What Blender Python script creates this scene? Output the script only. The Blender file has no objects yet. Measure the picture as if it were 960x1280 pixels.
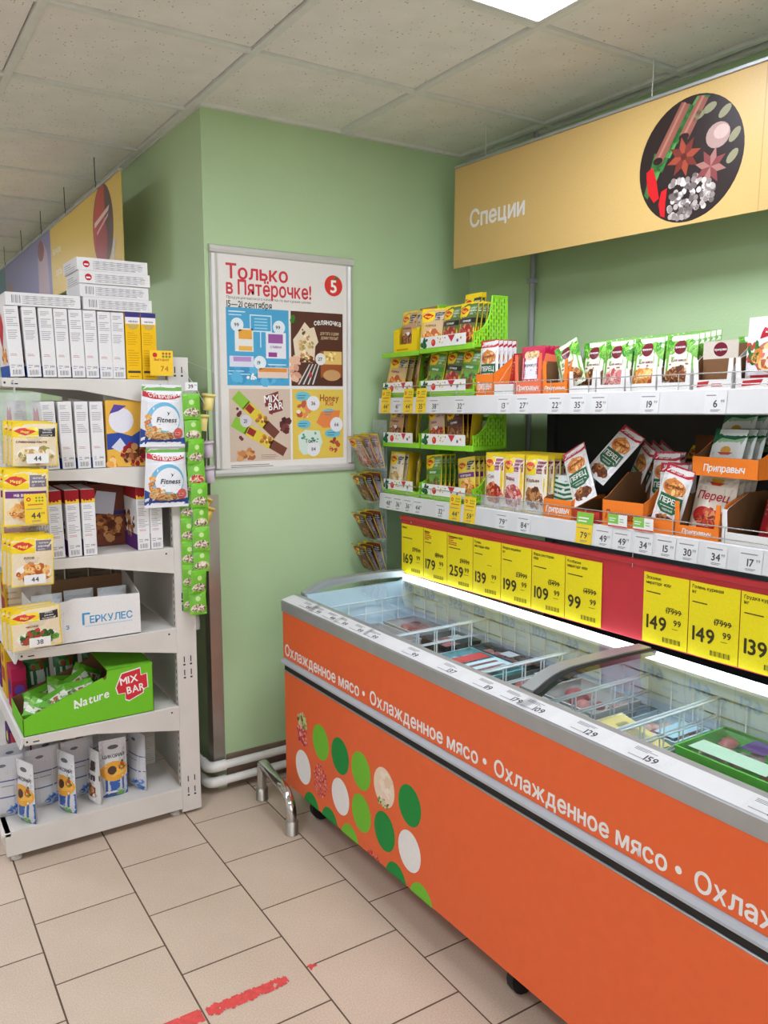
import bpy, math, random
from math import sin, cos, pi, radians, atan2
from mathutils import Matrix, Vector, noise
from mathutils.geometry import tessellate_polygon
random.seed(7)
SC = bpy.context.scene
COL = SC.collection

def lin(c):
    c = c / 255.0
    return c / 12.92 if c <= 0.04045 else ((c + 0.055) / 1.055) ** 2.4
def rgb(r, g, b, a=1.0): return (lin(r), lin(g), lin(b), a)

# ---------------------------------------------------------------- camera
H_CAM = 1.569
YAW, PITCH, ROLL, FPX = 0.57224, 0.14226, 0.00296, 1015.4
_fw = Vector((sin(YAW) * cos(PITCH), cos(YAW) * cos(PITCH), -sin(PITCH)))
_rt = Vector((cos(YAW), -sin(YAW), 0)); _up = _rt.cross(_fw)
_r = _rt * cos(ROLL) + _up * sin(ROLL); _u = _up * cos(ROLL) - _rt * sin(ROLL)
cam = bpy.data.cameras.new('camera'); cam.sensor_fit = 'VERTICAL'; cam.sensor_height = 36
cam.lens = FPX / 1280 * 36; cam.clip_start = 0.02; cam.clip_end = 60
camo = bpy.data.objects.new('camera', cam); COL.objects.link(camo)
m = Matrix.Identity(4)
for i in range(3): m[i][0], m[i][1], m[i][2] = _r[i], _u[i], -_fw[i]
m[2][3] = H_CAM
camo.matrix_world = m; SC.camera = camo

# ---------------------------------------------------------------- world, exposure, ceiling light strength
w = bpy.data.worlds.new('world'); SC.world = w; w.use_nodes = True
w.node_tree.nodes['Background'].inputs[0].default_value = (0.9, 0.95, 1.0, 1)
w.node_tree.nodes['Background'].inputs[1].default_value = 1.4
vs = SC.view_settings
vs.view_transform = 'Standard'; vs.look = 'None'; vs.gamma = 1.0; vs.exposure = 0.38; vs.use_curve_mapping = False
PANEL_STRENGTH = 21.0
LED_STRENGTH = 7.0

# ---------------------------------------------------------------- materials
MAT = {}
def newmat(name):
    mt = bpy.data.materials.new(name); mt.use_nodes = True
    MAT[name] = mt
    nt = mt.node_tree
    return mt, nt, nt.nodes['Principled BSDF']
def nd(nt, typ, **kw):
    n = nt.nodes.new(typ)
    for k, v in kw.items(): setattr(n, k, v)
    return n
def noise_node(nt, scale, detail=2.0, coord='Object', rough=0.5):
    tc = nd(nt, 'ShaderNodeTexCoord'); n = nd(nt, 'ShaderNodeTexNoise')
    n.inputs['Scale'].default_value = scale; n.inputs['Detail'].default_value = detail; n.inputs['Roughness'].default_value = rough
    nt.links.new(tc.outputs[coord], n.inputs['Vector']); return n
def ramp(nt, src, stops):
    r = nd(nt, 'ShaderNodeValToRGB'); e = r.color_ramp.elements
    while len(e) < len(stops): e.new(0.5)
    for el, (p, c) in zip(e, stops): el.position = p; el.color = c
    nt.links.new(src, r.inputs[0]); return r
def bump(nt, b, src, strength, dist=0.01):
    n = nd(nt, 'ShaderNodeBump'); n.inputs['Strength'].default_value = strength; n.inputs['Distance'].default_value = dist
    nt.links.new(src, n.inputs['Height']); nt.links.new(n.outputs[0], b.inputs['Normal'])
def plain(name, c, rough=0.5, metal=0.0, spec=0.5, var=0.0, vscale=20, bmp=0.0, bscale=60):
    mt, nt, b = newmat(name)
    b.inputs['Base Color'].default_value = c; b.inputs['Roughness'].default_value = rough
    b.inputs['Metallic'].default_value = metal; b.inputs['Specular IOR Level'].default_value = spec
    n = noise_node(nt, vscale, 3)
    if var > 0:
        lo = tuple(x * (1 - var) for x in c[:3]) + (1,); hi = tuple(min(1, x * (1 + var)) for x in c[:3]) + (1,)
        r = ramp(nt, n.outputs['Fac'], [(0.3, lo), (0.7, hi)]); nt.links.new(r.outputs[0], b.inputs['Base Color'])
    if bmp > 0: bump(nt, b, noise_node(nt, bscale, 2).outputs['Fac'], bmp, 0.003)
    return mt
def vcol(name, rough, spec=0.5, bmp=0.0, bscale=40, coat=0.0):
    mt, nt, b = newmat(name)
    at = nd(nt, 'ShaderNodeVertexColor', layer_name='Col')
    n = noise_node(nt, 180, 2); r = ramp(nt, n.outputs['Fac'], [(0.25, (0.92, 0.92, 0.92, 1)), (0.75, (1, 1, 1, 1))])
    mx = nd(nt, 'ShaderNodeMix', data_type='RGBA', blend_type='MULTIPLY'); mx.inputs[0].default_value = 1
    nt.links.new(at.outputs[0], mx.inputs[6]); nt.links.new(r.outputs[0], mx.inputs[7])
    nt.links.new(mx.outputs[2], b.inputs['Base Color'])
    b.inputs['Roughness'].default_value = rough; b.inputs['Specular IOR Level'].default_value = spec
    b.inputs['Coat Weight'].default_value = coat
    if bmp: bump(nt, b, noise_node(nt, bscale, 3).outputs['Fac'], bmp, 0.004)
    return mt
def clear(name, tint, gloss_rough, ior=1.45, veil=0.0, veilcol=(1, 1, 1, 1)):
    mt, nt, b = newmat(name); nt.nodes.remove(b)
    out = nt.nodes['Material Output']
    tr = nd(nt, 'ShaderNodeBsdfTransparent'); tr.inputs[0].default_value = tint
    gl = nd(nt, 'ShaderNodeBsdfGlossy'); gl.inputs['Roughness'].default_value = gloss_rough
    lw = nd(nt, 'ShaderNodeLayerWeight'); lw.inputs[0].default_value = 0.5
    pw = nd(nt, 'ShaderNodeMath', operation='POWER'); pw.inputs[1].default_value = 4.0
    ma = nd(nt, 'ShaderNodeMath', operation='MULTIPLY_ADD'); ma.inputs[1].default_value = 0.7; ma.inputs[2].default_value = ((ior - 1) / (ior + 1)) ** 2 * 1.6
    nt.links.new(lw.outputs['Facing'], pw.inputs[0]); nt.links.new(pw.outputs[0], ma.inputs[0])
    fr = ma
    mx = nd(nt, 'ShaderNodeMixShader')
    nt.links.new(fr.outputs[0], mx.inputs[0]); nt.links.new(tr.outputs[0], mx.inputs[1]); nt.links.new(gl.outputs[0], mx.inputs[2])
    last = mx
    if veil > 0:
        df = nd(nt, 'ShaderNodeBsdfDiffuse'); df.inputs[0].default_value = veilcol
        m2 = nd(nt, 'ShaderNodeMixShader'); m2.inputs[0].default_value = veil
        n = noise_node(nt, 25, 3); r = ramp(nt, n.outputs['Fac'], [(0.35, (veil * .5,) * 3 + (1,)), (0.7, (veil * 1.5,) * 3 + (1,))])
        nt.links.new(r.outputs[0], m2.inputs[0])
        nt.links.new(mx.outputs[0], m2.inputs[1]); nt.links.new(df.outputs[0], m2.inputs[2]); last = m2
    nt.links.new(last.outputs[0], out.inputs[0]); return mt
def emit(name, c, s):
    mt, nt, b = newmat(name); nt.nodes.remove(b)
    e = nd(nt, 'ShaderNodeEmission'); e.inputs[0].default_value = c; e.inputs[1].default_value = s
    nt.links.new(e.outputs[0], nt.nodes['Material Output'].inputs[0]); return mt

vcol('print', 0.55, 0.35)
vcol('foil', 0.3, 0.5, bmp=0.35, bscale=28, coat=0.15)
vcol('card', 0.8, 0.25, bmp=0.1, bscale=120)
vcol('gloss_board', 0.35, 0.4)
plain('wall_paint', rgb(174, 198, 151), 0.6, var=0.05, vscale=1.6, bmp=0.25, bscale=140, spec=0.35)
plain('white_wall', rgb(215, 214, 205), 0.7, var=0.03, vscale=3)
plain('grout', rgb(92, 74, 58), 0.9, var=0.2, vscale=8)
plain('white_metal', rgb(208, 203, 194), 0.45, var=0.04, vscale=9, spec=0.4)
plain('rail_white', rgb(206, 205, 203), 0.4, var=0.02)
plain('dark_panel', rgb(58, 56, 54), 0.6, var=0.15, vscale=6)
plain('dark_green', rgb(38, 66, 42), 0.6, var=0.1)
plain('steel', rgb(178, 172, 162), 0.32, metal=0.85, var=0.08, vscale=5)
plain('chrome', rgb(205, 205, 205), 0.09, metal=1.0, var=0.06, vscale=30, bmp=0.15, bscale=60)
plain('wire_chrome', rgb(200, 200, 198), 0.25, metal=0.8)
plain('wire_white', rgb(225, 232, 236), 0.4)
plain('alu_light', rgb(206, 204, 198), 0.35, metal=0.35, var=0.04, vscale=12)
plain('alu', rgb(170, 172, 172), 0.38, metal=0.55, var=0.05, vscale=12)
plain('grey_plastic', rgb(150, 152, 152), 0.45, var=0.04)
plain('bumper_grey', rgb(176, 182, 188), 0.4, var=0.03)
plain('black', rgb(16, 16, 17), 0.55, var=0.1)
plain('pipe_white', rgb(222, 219, 210), 0.35, var=0.05, vscale=14)
plain('base_brown', rgb(120, 98, 82), 0.7, var=0.15, vscale=12)
plain('orange_body', rgb(226, 98, 46), 0.42, var=0.02, vscale=30, spec=0.4)
plain('freezer_inner', rgb(202, 222, 234), 0.45, var=0.03, vscale=10)
plain('rack_green', rgb(136, 205, 40), 0.35, var=0.04, vscale=30)
plain('red_board', rgb(190, 44, 50), 0.45, var=0.05, vscale=14)
plain('red_paint', rgb(205, 72, 66), 0.7, var=0.15, vscale=60)
plain('tbar', rgb(216, 216, 208), 0.5, var=0.04)
plain('thread', rgb(205, 205, 198), 0.6)
plain('cup_yellow', rgb(232, 214, 128), 0.45, var=0.04)
plain('cup_lilac', rgb(205, 188, 200), 0.45, var=0.04)
plain('cup_ochre', rgb(212, 178, 84), 0.45, var=0.08)
emit('panel_light', (0.90, 0.96, 1.11, 1), PANEL_STRENGTH)
emit('led', (0.68, 0.87, 1.0, 1), LED_STRENGTH)
clear('glass', (0.93, 0.98, 0.985, 1), 0.02, 1.5)
clear('clear_plastic', (0.97, 0.98, 0.98, 1), 0.12, 1.4, veil=0.16, veilcol=(0.85, 0.88, 0.9, 1))
clear('wrap', (0.99, 0.99, 0.99, 1), 0.08, 1.45)
# floor tile: beige with fine speckle
mt, nt, b = newmat('floor_tile')
oi = nd(nt, 'ShaderNodeObjectInfo')
n1 = noise_node(nt, 260, 2); n2 = noise_node(nt, 6, 3)
r1 = ramp(nt, n1.outputs['Fac'], [(0.3, rgb(190, 170, 148)), (0.55, rgb(203, 184, 163)), (0.72, rgb(212, 195, 175))])
r2 = ramp(nt, n2.outputs['Fac'], [(0.3, (0.93, 0.92, 0.9, 1)), (0.7, (1, 1, 1, 1))])
mx = nd(nt, 'ShaderNodeMix', data_type='RGBA', blend_type='MULTIPLY'); mx.inputs[0].default_value = 1
nt.links.new(r1.outputs[0], mx.inputs[6]); nt.links.new(r2.outputs[0], mx.inputs[7])
r3 = ramp(nt, oi.outputs['Random'], [(0.0, (0.95, 0.95, 0.95, 1)), (1.0, (1, 1, 1, 1))])
mx2 = nd(nt, 'ShaderNodeMix', data_type='RGBA', blend_type='MULTIPLY'); mx2.inputs[0].default_value = 1
nt.links.new(mx.outputs[2], mx2.inputs[6]); nt.links.new(r3.outputs[0], mx2.inputs[7])
nt.links.new(mx2.outputs[2], b.inputs['Base Color']); b.inputs['Roughness'].default_value = 0.42; b.inputs['Specular IOR Level'].default_value = 0.4
# ceiling tile: off-white mineral fibre with fissures
mt, nt, b = newmat('ceiling_tile')
vo = nd(nt, 'ShaderNodeTexVoronoi'); vo.inputs['Scale'].default_value = 75; vo.inputs['Randomness'].default_value = 1
tc = nd(nt, 'ShaderNodeTexCoord'); mp = nd(nt, 'ShaderNodeMapping'); mp.inputs['Scale'].default_value = (1.0, 0.55, 1)
nz = noise_node(nt, 9, 3)
oi = nd(nt, 'ShaderNodeObjectInfo'); va = nd(nt, 'ShaderNodeVectorMath', operation='ADD')
nt.links.new(tc.outputs['Object'], mp.inputs[0]); nt.links.new(mp.outputs[0], va.inputs[0]); nt.links.new(oi.outputs['Location'], va.inputs[1])
nt.links.new(va.outputs[0], vo.inputs['Vector'])
rr = ramp(nt, vo.outputs['Distance'], [(0.09, (0.42, 0.39, 0.34, 1)), (0.2, (1, 1, 1, 1))])
rb = ramp(nt, nz.outputs['Fac'], [(0.3, rgb(226, 222, 214)), (0.7, rgb(234, 230, 223))])
mk = ramp(nt, noise_node(nt, 30, 1).outputs['Fac'], [(0.40, (0, 0, 0, 1)), (0.52, (1, 1, 1, 1))])
mx = nd(nt, 'ShaderNodeMix', data_type='RGBA', blend_type='MULTIPLY')
nt.links.new(mk.outputs[0], mx.inputs[0]); nt.links.new(rb.outputs[0], mx.inputs[6]); nt.links.new(rr.outputs[0], mx.inputs[7])
nt.links.new(mx.outputs[2], b.inputs['Base Color']); b.inputs['Roughness'].default_value = 0.9; b.inputs['Specular IOR Level'].default_value = 0.1

# ---------------------------------------------------------------- lettering: every glyph meshed once
CHARS = sorted(set('ТолькоПятёрчке!дуцяиывгтапМмбХхОжнСчЦЩщшзйэюЕИРЕЦАЁВНГКУЛГБДЖЗЙФЧШЪЫЬЭЮЯфъьс'
                   'MIXBARNaturegiHoneyKdFtsmoklTpvcSbw0123456789.,-—•5%'))
GL = {}
def make_glyphs():
    tmp = []
    for bold in (0,):
        for ch in CHARS:
            if ch == ' ': continue
            cu = bpy.data.curves.new('t', 'FONT'); cu.body = ch; cu.resolution_u = 3; cu.fill_mode = 'FRONT'
            o = bpy.data.objects.new('t', cu); COL.objects.link(o); tmp.append((ch, bold, o, cu))
    dg = bpy.context.evaluated_depsgraph_get(); dg.update()
    def sample(sp_):
        P_ = sp_.bezier_points; out = []
        for k in range(len(P_)):
            a, b_ = P_[k], P_[(k + 1) % len(P_)]; n_ = 1 if a.handle_right_type == 'VECTOR' and b_.handle_left_type == 'VECTOR' else 4
            for t_ in range(n_):
                u = t_ / n_; q = (1 - u) ** 3 * a.co + 3 * (1 - u) ** 2 * u * a.handle_right + 3 * (1 - u) * u * u * b_.handle_left + u ** 3 * b_.co
                out.append(Vector((q.x, q.y, 0)))
        return out
    def area(c): return sum(c[k - 1].x * c[k].y - c[k].x * c[k - 1].y for k in range(len(c))) / 2
    def inside(p, c):
        r = False
        for k in range(len(c)):
            a, b_ = c[k - 1], c[k]
            if (a.y > p.y) != (b_.y > p.y) and p.x < (b_.x - a.x) * (p.y - a.y) / (b_.y - a.y) + a.x: r = not r
        return r
    for ch, bold, o, cu in tmp:
        oe = o.evaluated_get(dg); cv = oe.to_curve(dg); cs_ = [sample(q) for q in cv.splines]; cs_ = [c for c in cs_ if len(c) > 2]
        if ch in 'ьыЬЫ': cs_ = [[Vector((q.x + .016, q.y, 0)) if abs(q.x - .15) < .012 and .2 < q.y < .5 else q for q in c] for c in cs_]
        holes, outs = [], []
        for c in cs_:
            par = [d for d in cs_ if d is not c and area(d) * area(c) < 0 and abs(area(d)) > abs(area(c)) and inside(c[0], d)]
            (holes if par else outs).append((c, par[0] if par else None))
        V, F = [], []
        if len(outs) <= 1 and ch not in 'ьыЬЫ':
            me = oe.to_mesh(); V = [(v.co.x, v.co.y, 0) for v in me.vertices]; F = [tuple(p_.vertices) for p_ in me.polygons]; oe.to_mesh_clear()
        else:
            for si, (c, _) in enumerate(outs):
                lp_ = [c] + [h for h, d in holes if d is c]; flat = [q for l_ in lp_ for q in l_]; b0 = len(V)
                V += [(q.x, q.y, si) for q in flat]
                for t_ in tessellate_polygon(lp_):
                    a, b_, c_ = [flat[k] for k in t_]; F.append(tuple(k + b0 for k in (t_ if (b_ - a).cross(c_ - a).z > 0 else t_[::-1])))
        oe.to_curve_clear()
        if V:
            x0 = min(v[0] for v in V); x1 = max(v[0] for v in V)
            GL[(ch, bold)] = ([(x - x0, y, k) for x, y, k in V], F, x1 - x0)
    for ch, bold, o, cu in tmp:
        bpy.data.objects.remove(o); bpy.data.curves.remove(cu)
make_glyphs()
def layout(s, bold, track=0.11):
    V, F, x = [], [], 0.0
    for ch in s:
        if ch == ' ' or (ch, 0) not in GL: x += 0.27; continue
        v, f, wd = GL[(ch, 0)]; o = len(V)
        V += [(a + x, b_, k_) for a, b_, k_ in v]; F += [tuple(i + o for i in q) for q in f]; x += wd + track
    return V, F, max(x - track, 0.01)

# ---------------------------------------------------------------- mesh builder
class MB:
    def __init__(s): s.V, s.F, s.C, s.M, s.S = [], [], [], [], []
    def face(s, pts, c=(1, 1, 1, 1), mi=0, sm=False):
        o = len(s.V); s.V += [tuple(p) for p in pts]; s.F.append(tuple(range(o, o + len(pts)))); s.C.append(c); s.M.append(mi); s.S.append(sm)
    def raw(s, V, F, c=(1, 1, 1, 1), mi=0, sm=False):
        o = len(s.V); s.V += [tuple(v) for v in V]
        for k, f in enumerate(F):
            s.F.append(tuple(i + o for i in f)); s.C.append(c[k] if isinstance(c, list) else c); s.M.append(mi); s.S.append(sm)
    def box(s, x0, x1, y0, y1, z0, z1, c=(1, 1, 1, 1), mi=0, ch=0.0):
        if x0 > x1: x0, x1 = x1, x0
        if y0 > y1: y0, y1 = y1, y0
        if z0 > z1: z0, z1 = z1, z0
        if ch <= 0:
            V = [(x, y, z) for z in (z0, z1) for y in (y0, y1) for x in (x0, x1)]
            s.raw(V, [(0, 2, 3, 1), (4, 5, 7, 6), (0, 1, 5, 4), (2, 6, 7, 3), (0, 4, 6, 2), (1, 3, 7, 5)], c, mi); return s
        ch = min(ch, (x1 - x0) * .45, (y1 - y0) * .45, (z1 - z0) * .45)
        V, idx = [], {}
        for sx in (0, 1):
            for sy in (0, 1):
                for sz in (0, 1):
                    p = [(x0, x1)[sx], (y0, y1)[sy], (z0, z1)[sz]]; d = [(1, -1)[sx], (1, -1)[sy], (1, -1)[sz]]
                    for ax in range(3):
                        q = [p[k] + (d[k] * ch if k != ax else 0) for k in range(3)]
                        idx[(sx, sy, sz, ax)] = len(V); V.append(q)
        F = []
        for ax in range(3):
            o = [k for k in range(3) if k != ax]
            for sd in (0, 1):
                f = []
                for a, b_ in ((0, 0), (1, 0), (1, 1), (0, 1)):
                    k = [0, 0, 0]; k[ax] = sd; k[o[0]] = a; k[o[1]] = b_; f.append(idx[(*k, ax)])
                F.append(f)
        for ax in range(3):                      # edges parallel to ax
            o = [k for k in range(3) if k != ax]
            for a in (0, 1):
                for b_ in (0, 1):
                    k0 = [0, 0, 0]; k1 = [0, 0, 0]; k1[ax] = 1
                    for k in (k0, k1): k[o[0]] = a; k[o[1]] = b_
                    F.append([idx[(*k0, o[0])], idx[(*k1, o[0])], idx[(*k1, o[1])], idx[(*k0, o[1])]])
        for sx in (0, 1):
            for sy in (0, 1):
                for sz in (0, 1): F.append([idx[(sx, sy, sz, k)] for k in range(3)])
        cen = Vector(((x0 + x1) / 2, (y0 + y1) / 2, (z0 + z1) / 2)); G = []
        for f in F:
            p = [Vector(V[i]) for i in f]; n_ = (p[1] - p[0]).cross(p[2] - p[0])
            G.append(f if n_.dot(sum(p, Vector()) / len(p) - cen) > 0 else f[::-1])
        s.raw(V, G, c, mi); return s
    def prism(s, poly, axis, a, b, c=(1, 1, 1, 1), mi=0, sides=None):
        """poly: 2-D outline in the two other axes (cyclic order), extruded along axis from a to b"""
        def P(p, t): q = list(p); q.insert(axis, t); return q
        n_ = len(poly)
        s.face([P(p, a) for p in poly], c, mi); s.face([P(p, b) for p in poly][::-1], c, mi)
        for i in range(n_):
            j = (i + 1) % n_
            s.face([P(poly[i], b), P(poly[j], b), P(poly[j], a), P(poly[i], a)], sides or c, mi)
        return s
    def tube(s, path, r, n=8, c=(1, 1, 1, 1), mi=0, cap=True, closed=False):
        pts = [Vector(p) for p in path]; rings = []; prev = None
        N = len(pts)
        for i, p in enumerate(pts):
            if closed: t = pts[(i + 1) % N] - pts[i - 1]
            else: t = pts[min(i + 1, N - 1)] - pts[max(i - 1, 0)]
            t.normalize()
            if prev is None:
                ref = Vector((0, 0, 1)) if abs(t.z) < 0.9 else Vector((1, 0, 0)); a = t.cross(ref).normalized()
            else: a = (prev - t * prev.dot(t)).normalized()
            prev = a; b_ = t.cross(a); rr = r[i] if isinstance(r, (list, tuple)) else r
            rings.append([p + a * (rr * cos(2 * pi * k / n)) + b_ * (rr * sin(2 * pi * k / n)) for k in range(n)])
        V = [q for ring in rings for q in ring]; F = []
        for i in range(N if closed else N - 1):
            j = (i + 1) % N
            for k in range(n): F.append((i * n + k, i * n + (k + 1) % n, j * n + (k + 1) % n, j * n + k))
        s.raw(V, F, c, mi, True)
        if cap and not closed: s.face(rings[0][::-1], c, mi); s.face(rings[-1], c, mi)
        return s
    def lathe(s, prof, n=20, c=(1, 1, 1, 1), mi=0, cen=(0, 0, 0)):
        V = [(cen[0] + r * cos(2 * pi * k / n), cen[1] + r * sin(2 * pi * k / n), cen[2] + z) for r, z in prof for k in range(n)]
        F = [(i * n + k, i * n + (k + 1) % n, (i + 1) * n + (k + 1) % n, (i + 1) * n + k) for i in range(len(prof) - 1) for k in range(n)]
        s.raw(V, F, c, mi, True); return s
    def mesh(s, name, mats):
        me = bpy.data.meshes.new(name); me.from_pydata(s.V, [], s.F)
        for mt in (mats if isinstance(mats, (list, tuple)) else [mats]): me.materials.append(MAT[mt])
        me.polygons.foreach_set('material_index', s.M); me.polygons.foreach_set('use_smooth', s.S)
        ca = me.color_attributes.new('Col', 'FLOAT_COLOR', 'CORNER'); buf = []
        for f, c in zip(s.F, s.C):
            for k in range(len(f)): buf += c
        ca.data.foreach_set('color', buf); me.update(); return me

def obj(name, me, mats=None, parent=None, loc=None, rot=None, mtx=None):
    if isinstance(me, MB): me = me.mesh(name, mats)
    o = bpy.data.objects.new(name, me); COL.objects.link(o)
    if parent: o.parent = parent
    if mtx is not None: o.matrix_local = mtx
    else:
        if loc: o.location = loc
        if rot: o.rotation_euler = rot
    return o
def tag(o, label, cat, group=None, kind=None):
    if label: o['label'] = label
    if cat: o['category'] = cat
    if group: o['group'] = group
    if kind: o['kind'] = kind
    return o
def thing(name, label, cat, mtx=None, loc=None, group=None):
    o = bpy.data.objects.new(name, None); o.empty_display_size = 0.05; COL.objects.link(o)
    if mtx is not None: o.matrix_local = mtx
    elif loc: o.location = loc
    return tag(o, label, cat, group)
def struct(name, me, mats=None): o = obj(name, me, mats); o['kind'] = 'structure'; return o
ORD = ['first', 'second', 'third', 'fourth', 'fifth', 'sixth', 'seventh', 'eighth', 'ninth', 'tenth', 'eleventh', 'twelfth', 'thirteenth', 'fourteenth', 'fifteenth', 'sixteenth', 'seventeenth', 'eighteenth']

# ---------------------------------------------------------------- flat print on a face: shapes in metres on the face, mapped to the surface
class Pr:
    def __init__(s, w, h): s.w, s.h, s.T = w, h, []
    def add(s, V, F, c, l): s.T.append((V, F, c, l))
    def rect(s, u0, v0, u1, v1, c, l=1, g=0.02):
        x0, x1, y0, y1 = u0 * s.w, u1 * s.w, v0 * s.h, v1 * s.h
        nx = max(1, math.ceil((x1 - x0) / g)); ny = max(1, math.ceil((y1 - y0) / g))
        nx, ny = min(nx, 12), min(ny, 12)
        V = [(x0 + (x1 - x0) * i / nx, y0 + (y1 - y0) * j / ny) for j in range(ny + 1) for i in range(nx + 1)]
        F = [(j * (nx + 1) + i, j * (nx + 1) + i + 1, (j + 1) * (nx + 1) + i + 1, (j + 1) * (nx + 1) + i) for j in range(ny) for i in range(nx)]
        s.add(V, F, c, l)
    def ell(s, cu, cv, ru, rv, c, l=2, n=18, rings=1, rot=0.0):
        """ru as a share of the width, rv as a share of the height"""
        cx, cy, rx, ry = cu * s.w, cv * s.h, ru * s.w, rv * s.h
        rings = min(4, max(rings, math.ceil(max(rx, ry) / .013)))
        V = [(cx, cy)]; F = []
        for k in range(1, rings + 1):
            for i in range(n):
                a = 2 * pi * i / n; x, y = rx * k / rings * cos(a), ry * k / rings * sin(a)
                V.append((cx + x * cos(rot) - y * sin(rot), cy + x * sin(rot) + y * cos(rot)))
        for i in range(n): F.append((0, 1 + i, 1 + (i + 1) % n))
        for k in range(1, rings):
            for i in range(n):
                a, b_ = 1 + (k - 1) * n + i, 1 + (k - 1) * n + (i + 1) % n; F.append((a, a + n, b_ + n, b_))
        s.add(V, F, c, l)
    def circ(s, cu, cv, r, c, l=2, n=20): s.ell(cu, cv, r / s.w, r / s.h, c, l, n)
    def poly(s, pts, c, l=1, g=0.014):
        P_ = [Vector((u * s.w, v * s.h, 0)) for u, v in pts]; V, F = [], []
        def sub(a, b_, c_, d):
            L_ = max((a - b_).length, (b_ - c_).length, (c_ - a).length)
            if L_ < g or d > 4: o = len(V); V.extend([(q.x, q.y) for q in (a, b_, c_)]); F.append((o, o + 1, o + 2)); return
            if L_ == (a - b_).length: m_ = (a + b_) / 2; sub(a, m_, c_, d + 1); sub(m_, b_, c_, d + 1)
            elif L_ == (b_ - c_).length: m_ = (b_ + c_) / 2; sub(a, b_, m_, d + 1); sub(a, m_, c_, d + 1)
            else: m_ = (a + c_) / 2; sub(a, b_, m_, d + 1); sub(m_, b_, c_, d + 1)
        for t_ in tessellate_polygon([P_]): 
            a, b_, c_ = [P_[i] for i in t_]
            if (b_ - a).cross(c_ - a).z < 0: b_, c_ = c_, b_
            sub(a, b_, c_, 0)
        s.add(V, F, c, l)
    def text(s, t, cu, cv, hh, c, l=4, bold=1, wmax=None, rot=0.0, align='c', shear=0.0, arc=0.0):
        """hh: capital height as a share of the face height"""
        V, F, wd = layout(t, bold); k = hh * s.h / 0.73; kx = k
        if wmax and wd * k > wmax * s.w: kx = wmax * s.w / wd
        ox = {'c': -wd / 2, 'l': 0, 'r': -wd}[align]; q = []
        for x, y, sub_ in V:
            x, y = (x + ox) * kx + shear * (y - .36) * k, (y - 0.36) * k
            y += arc * (1 - (2 * x / (wd * kx)) ** 2) * s.h
            q.append((cu * s.w + x * cos(rot) - y * sin(rot), cv * s.h + x * sin(rot) + y * cos(rot), sub_ * .015))
        d = .022
        for i, (dx, dy) in enumerate(((0, 0), (-d, .3 * d), (d, -.3 * d), (.3 * d, d), (-.3 * d, -d)) if bold else ((0, 0),)):
            s.add([(x + dx * kx, y + dy * k, z) for x, y, z in q], F, c, l + i * .06)
    def lines(s, u0, v0, u1, v1, n, c, l=2, fill=0.45, seed=1, ragged=True):
        rd = random.Random(seed); st = (v1 - v0) / n
        for i in range(n):
            e = u0 + (u1 - u0) * (rd.uniform(0.55, 1.0) if ragged else 1.0)
            s.rect(u0, v0 + st * i, e, v0 + st * (i + fill), c, l, g=1)
    def barcode(s, u0, v0, u1, v1, c, l=2, n=9):
        st = (u1 - u0) / n
        for i in range(n): s.rect(u0 + st * i, v0, u0 + st * (i + (0.35 + 0.3 * (i % 3 == 0))), v1, c, l, g=1)
    def blobs(s, cu, cv, ru, rv, cols, n, size, l=3, seed=3, shape=6, inside=True):
        rd = random.Random(seed)
        for i in range(n):
            a, rr = rd.uniform(0, 2 * pi), math.sqrt(rd.random())
            x, y = (cu + ru * rr * cos(a)) * s.w, (cv + rv * rr * sin(a)) * s.h; sz = size * rd.uniform(0.6, 1.3); ro = rd.uniform(0, pi); e = rd.uniform(0.5, 1)
            V = []
            for k in range(shape):
                b_ = 2 * pi * k / shape; px, py = sz * cos(b_), sz * e * sin(b_); V.append((x + px * cos(ro) - py * sin(ro), y + px * sin(ro) + py * cos(ro)))
            s.add(V, [tuple(range(shape))], rd.choice(cols), l + i * 0.03)
    def into(s, mb, fmap, mi=0, step=0.00022):
        for V, F, c, l in s.T: mb.raw([fmap(p_[0], p_[1], (l + (p_[2] if len(p_) > 2 else 0)) * step) for p_ in V], F, c, mi)
def flatmap(o, ax, ay):
    o, ax, ay = Vector(o), Vector(ax), Vector(ay); n_ = ax.cross(ay)
    return lambda x, y, h: o + ax * x + ay * y + n_ * h

W_ = rgb(236, 234, 228); K_ = rgb(28, 26, 26); YEL = rgb(240, 208, 20); RED = rgb(196, 28, 36); BRN = rgb(124, 88, 56)

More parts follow.
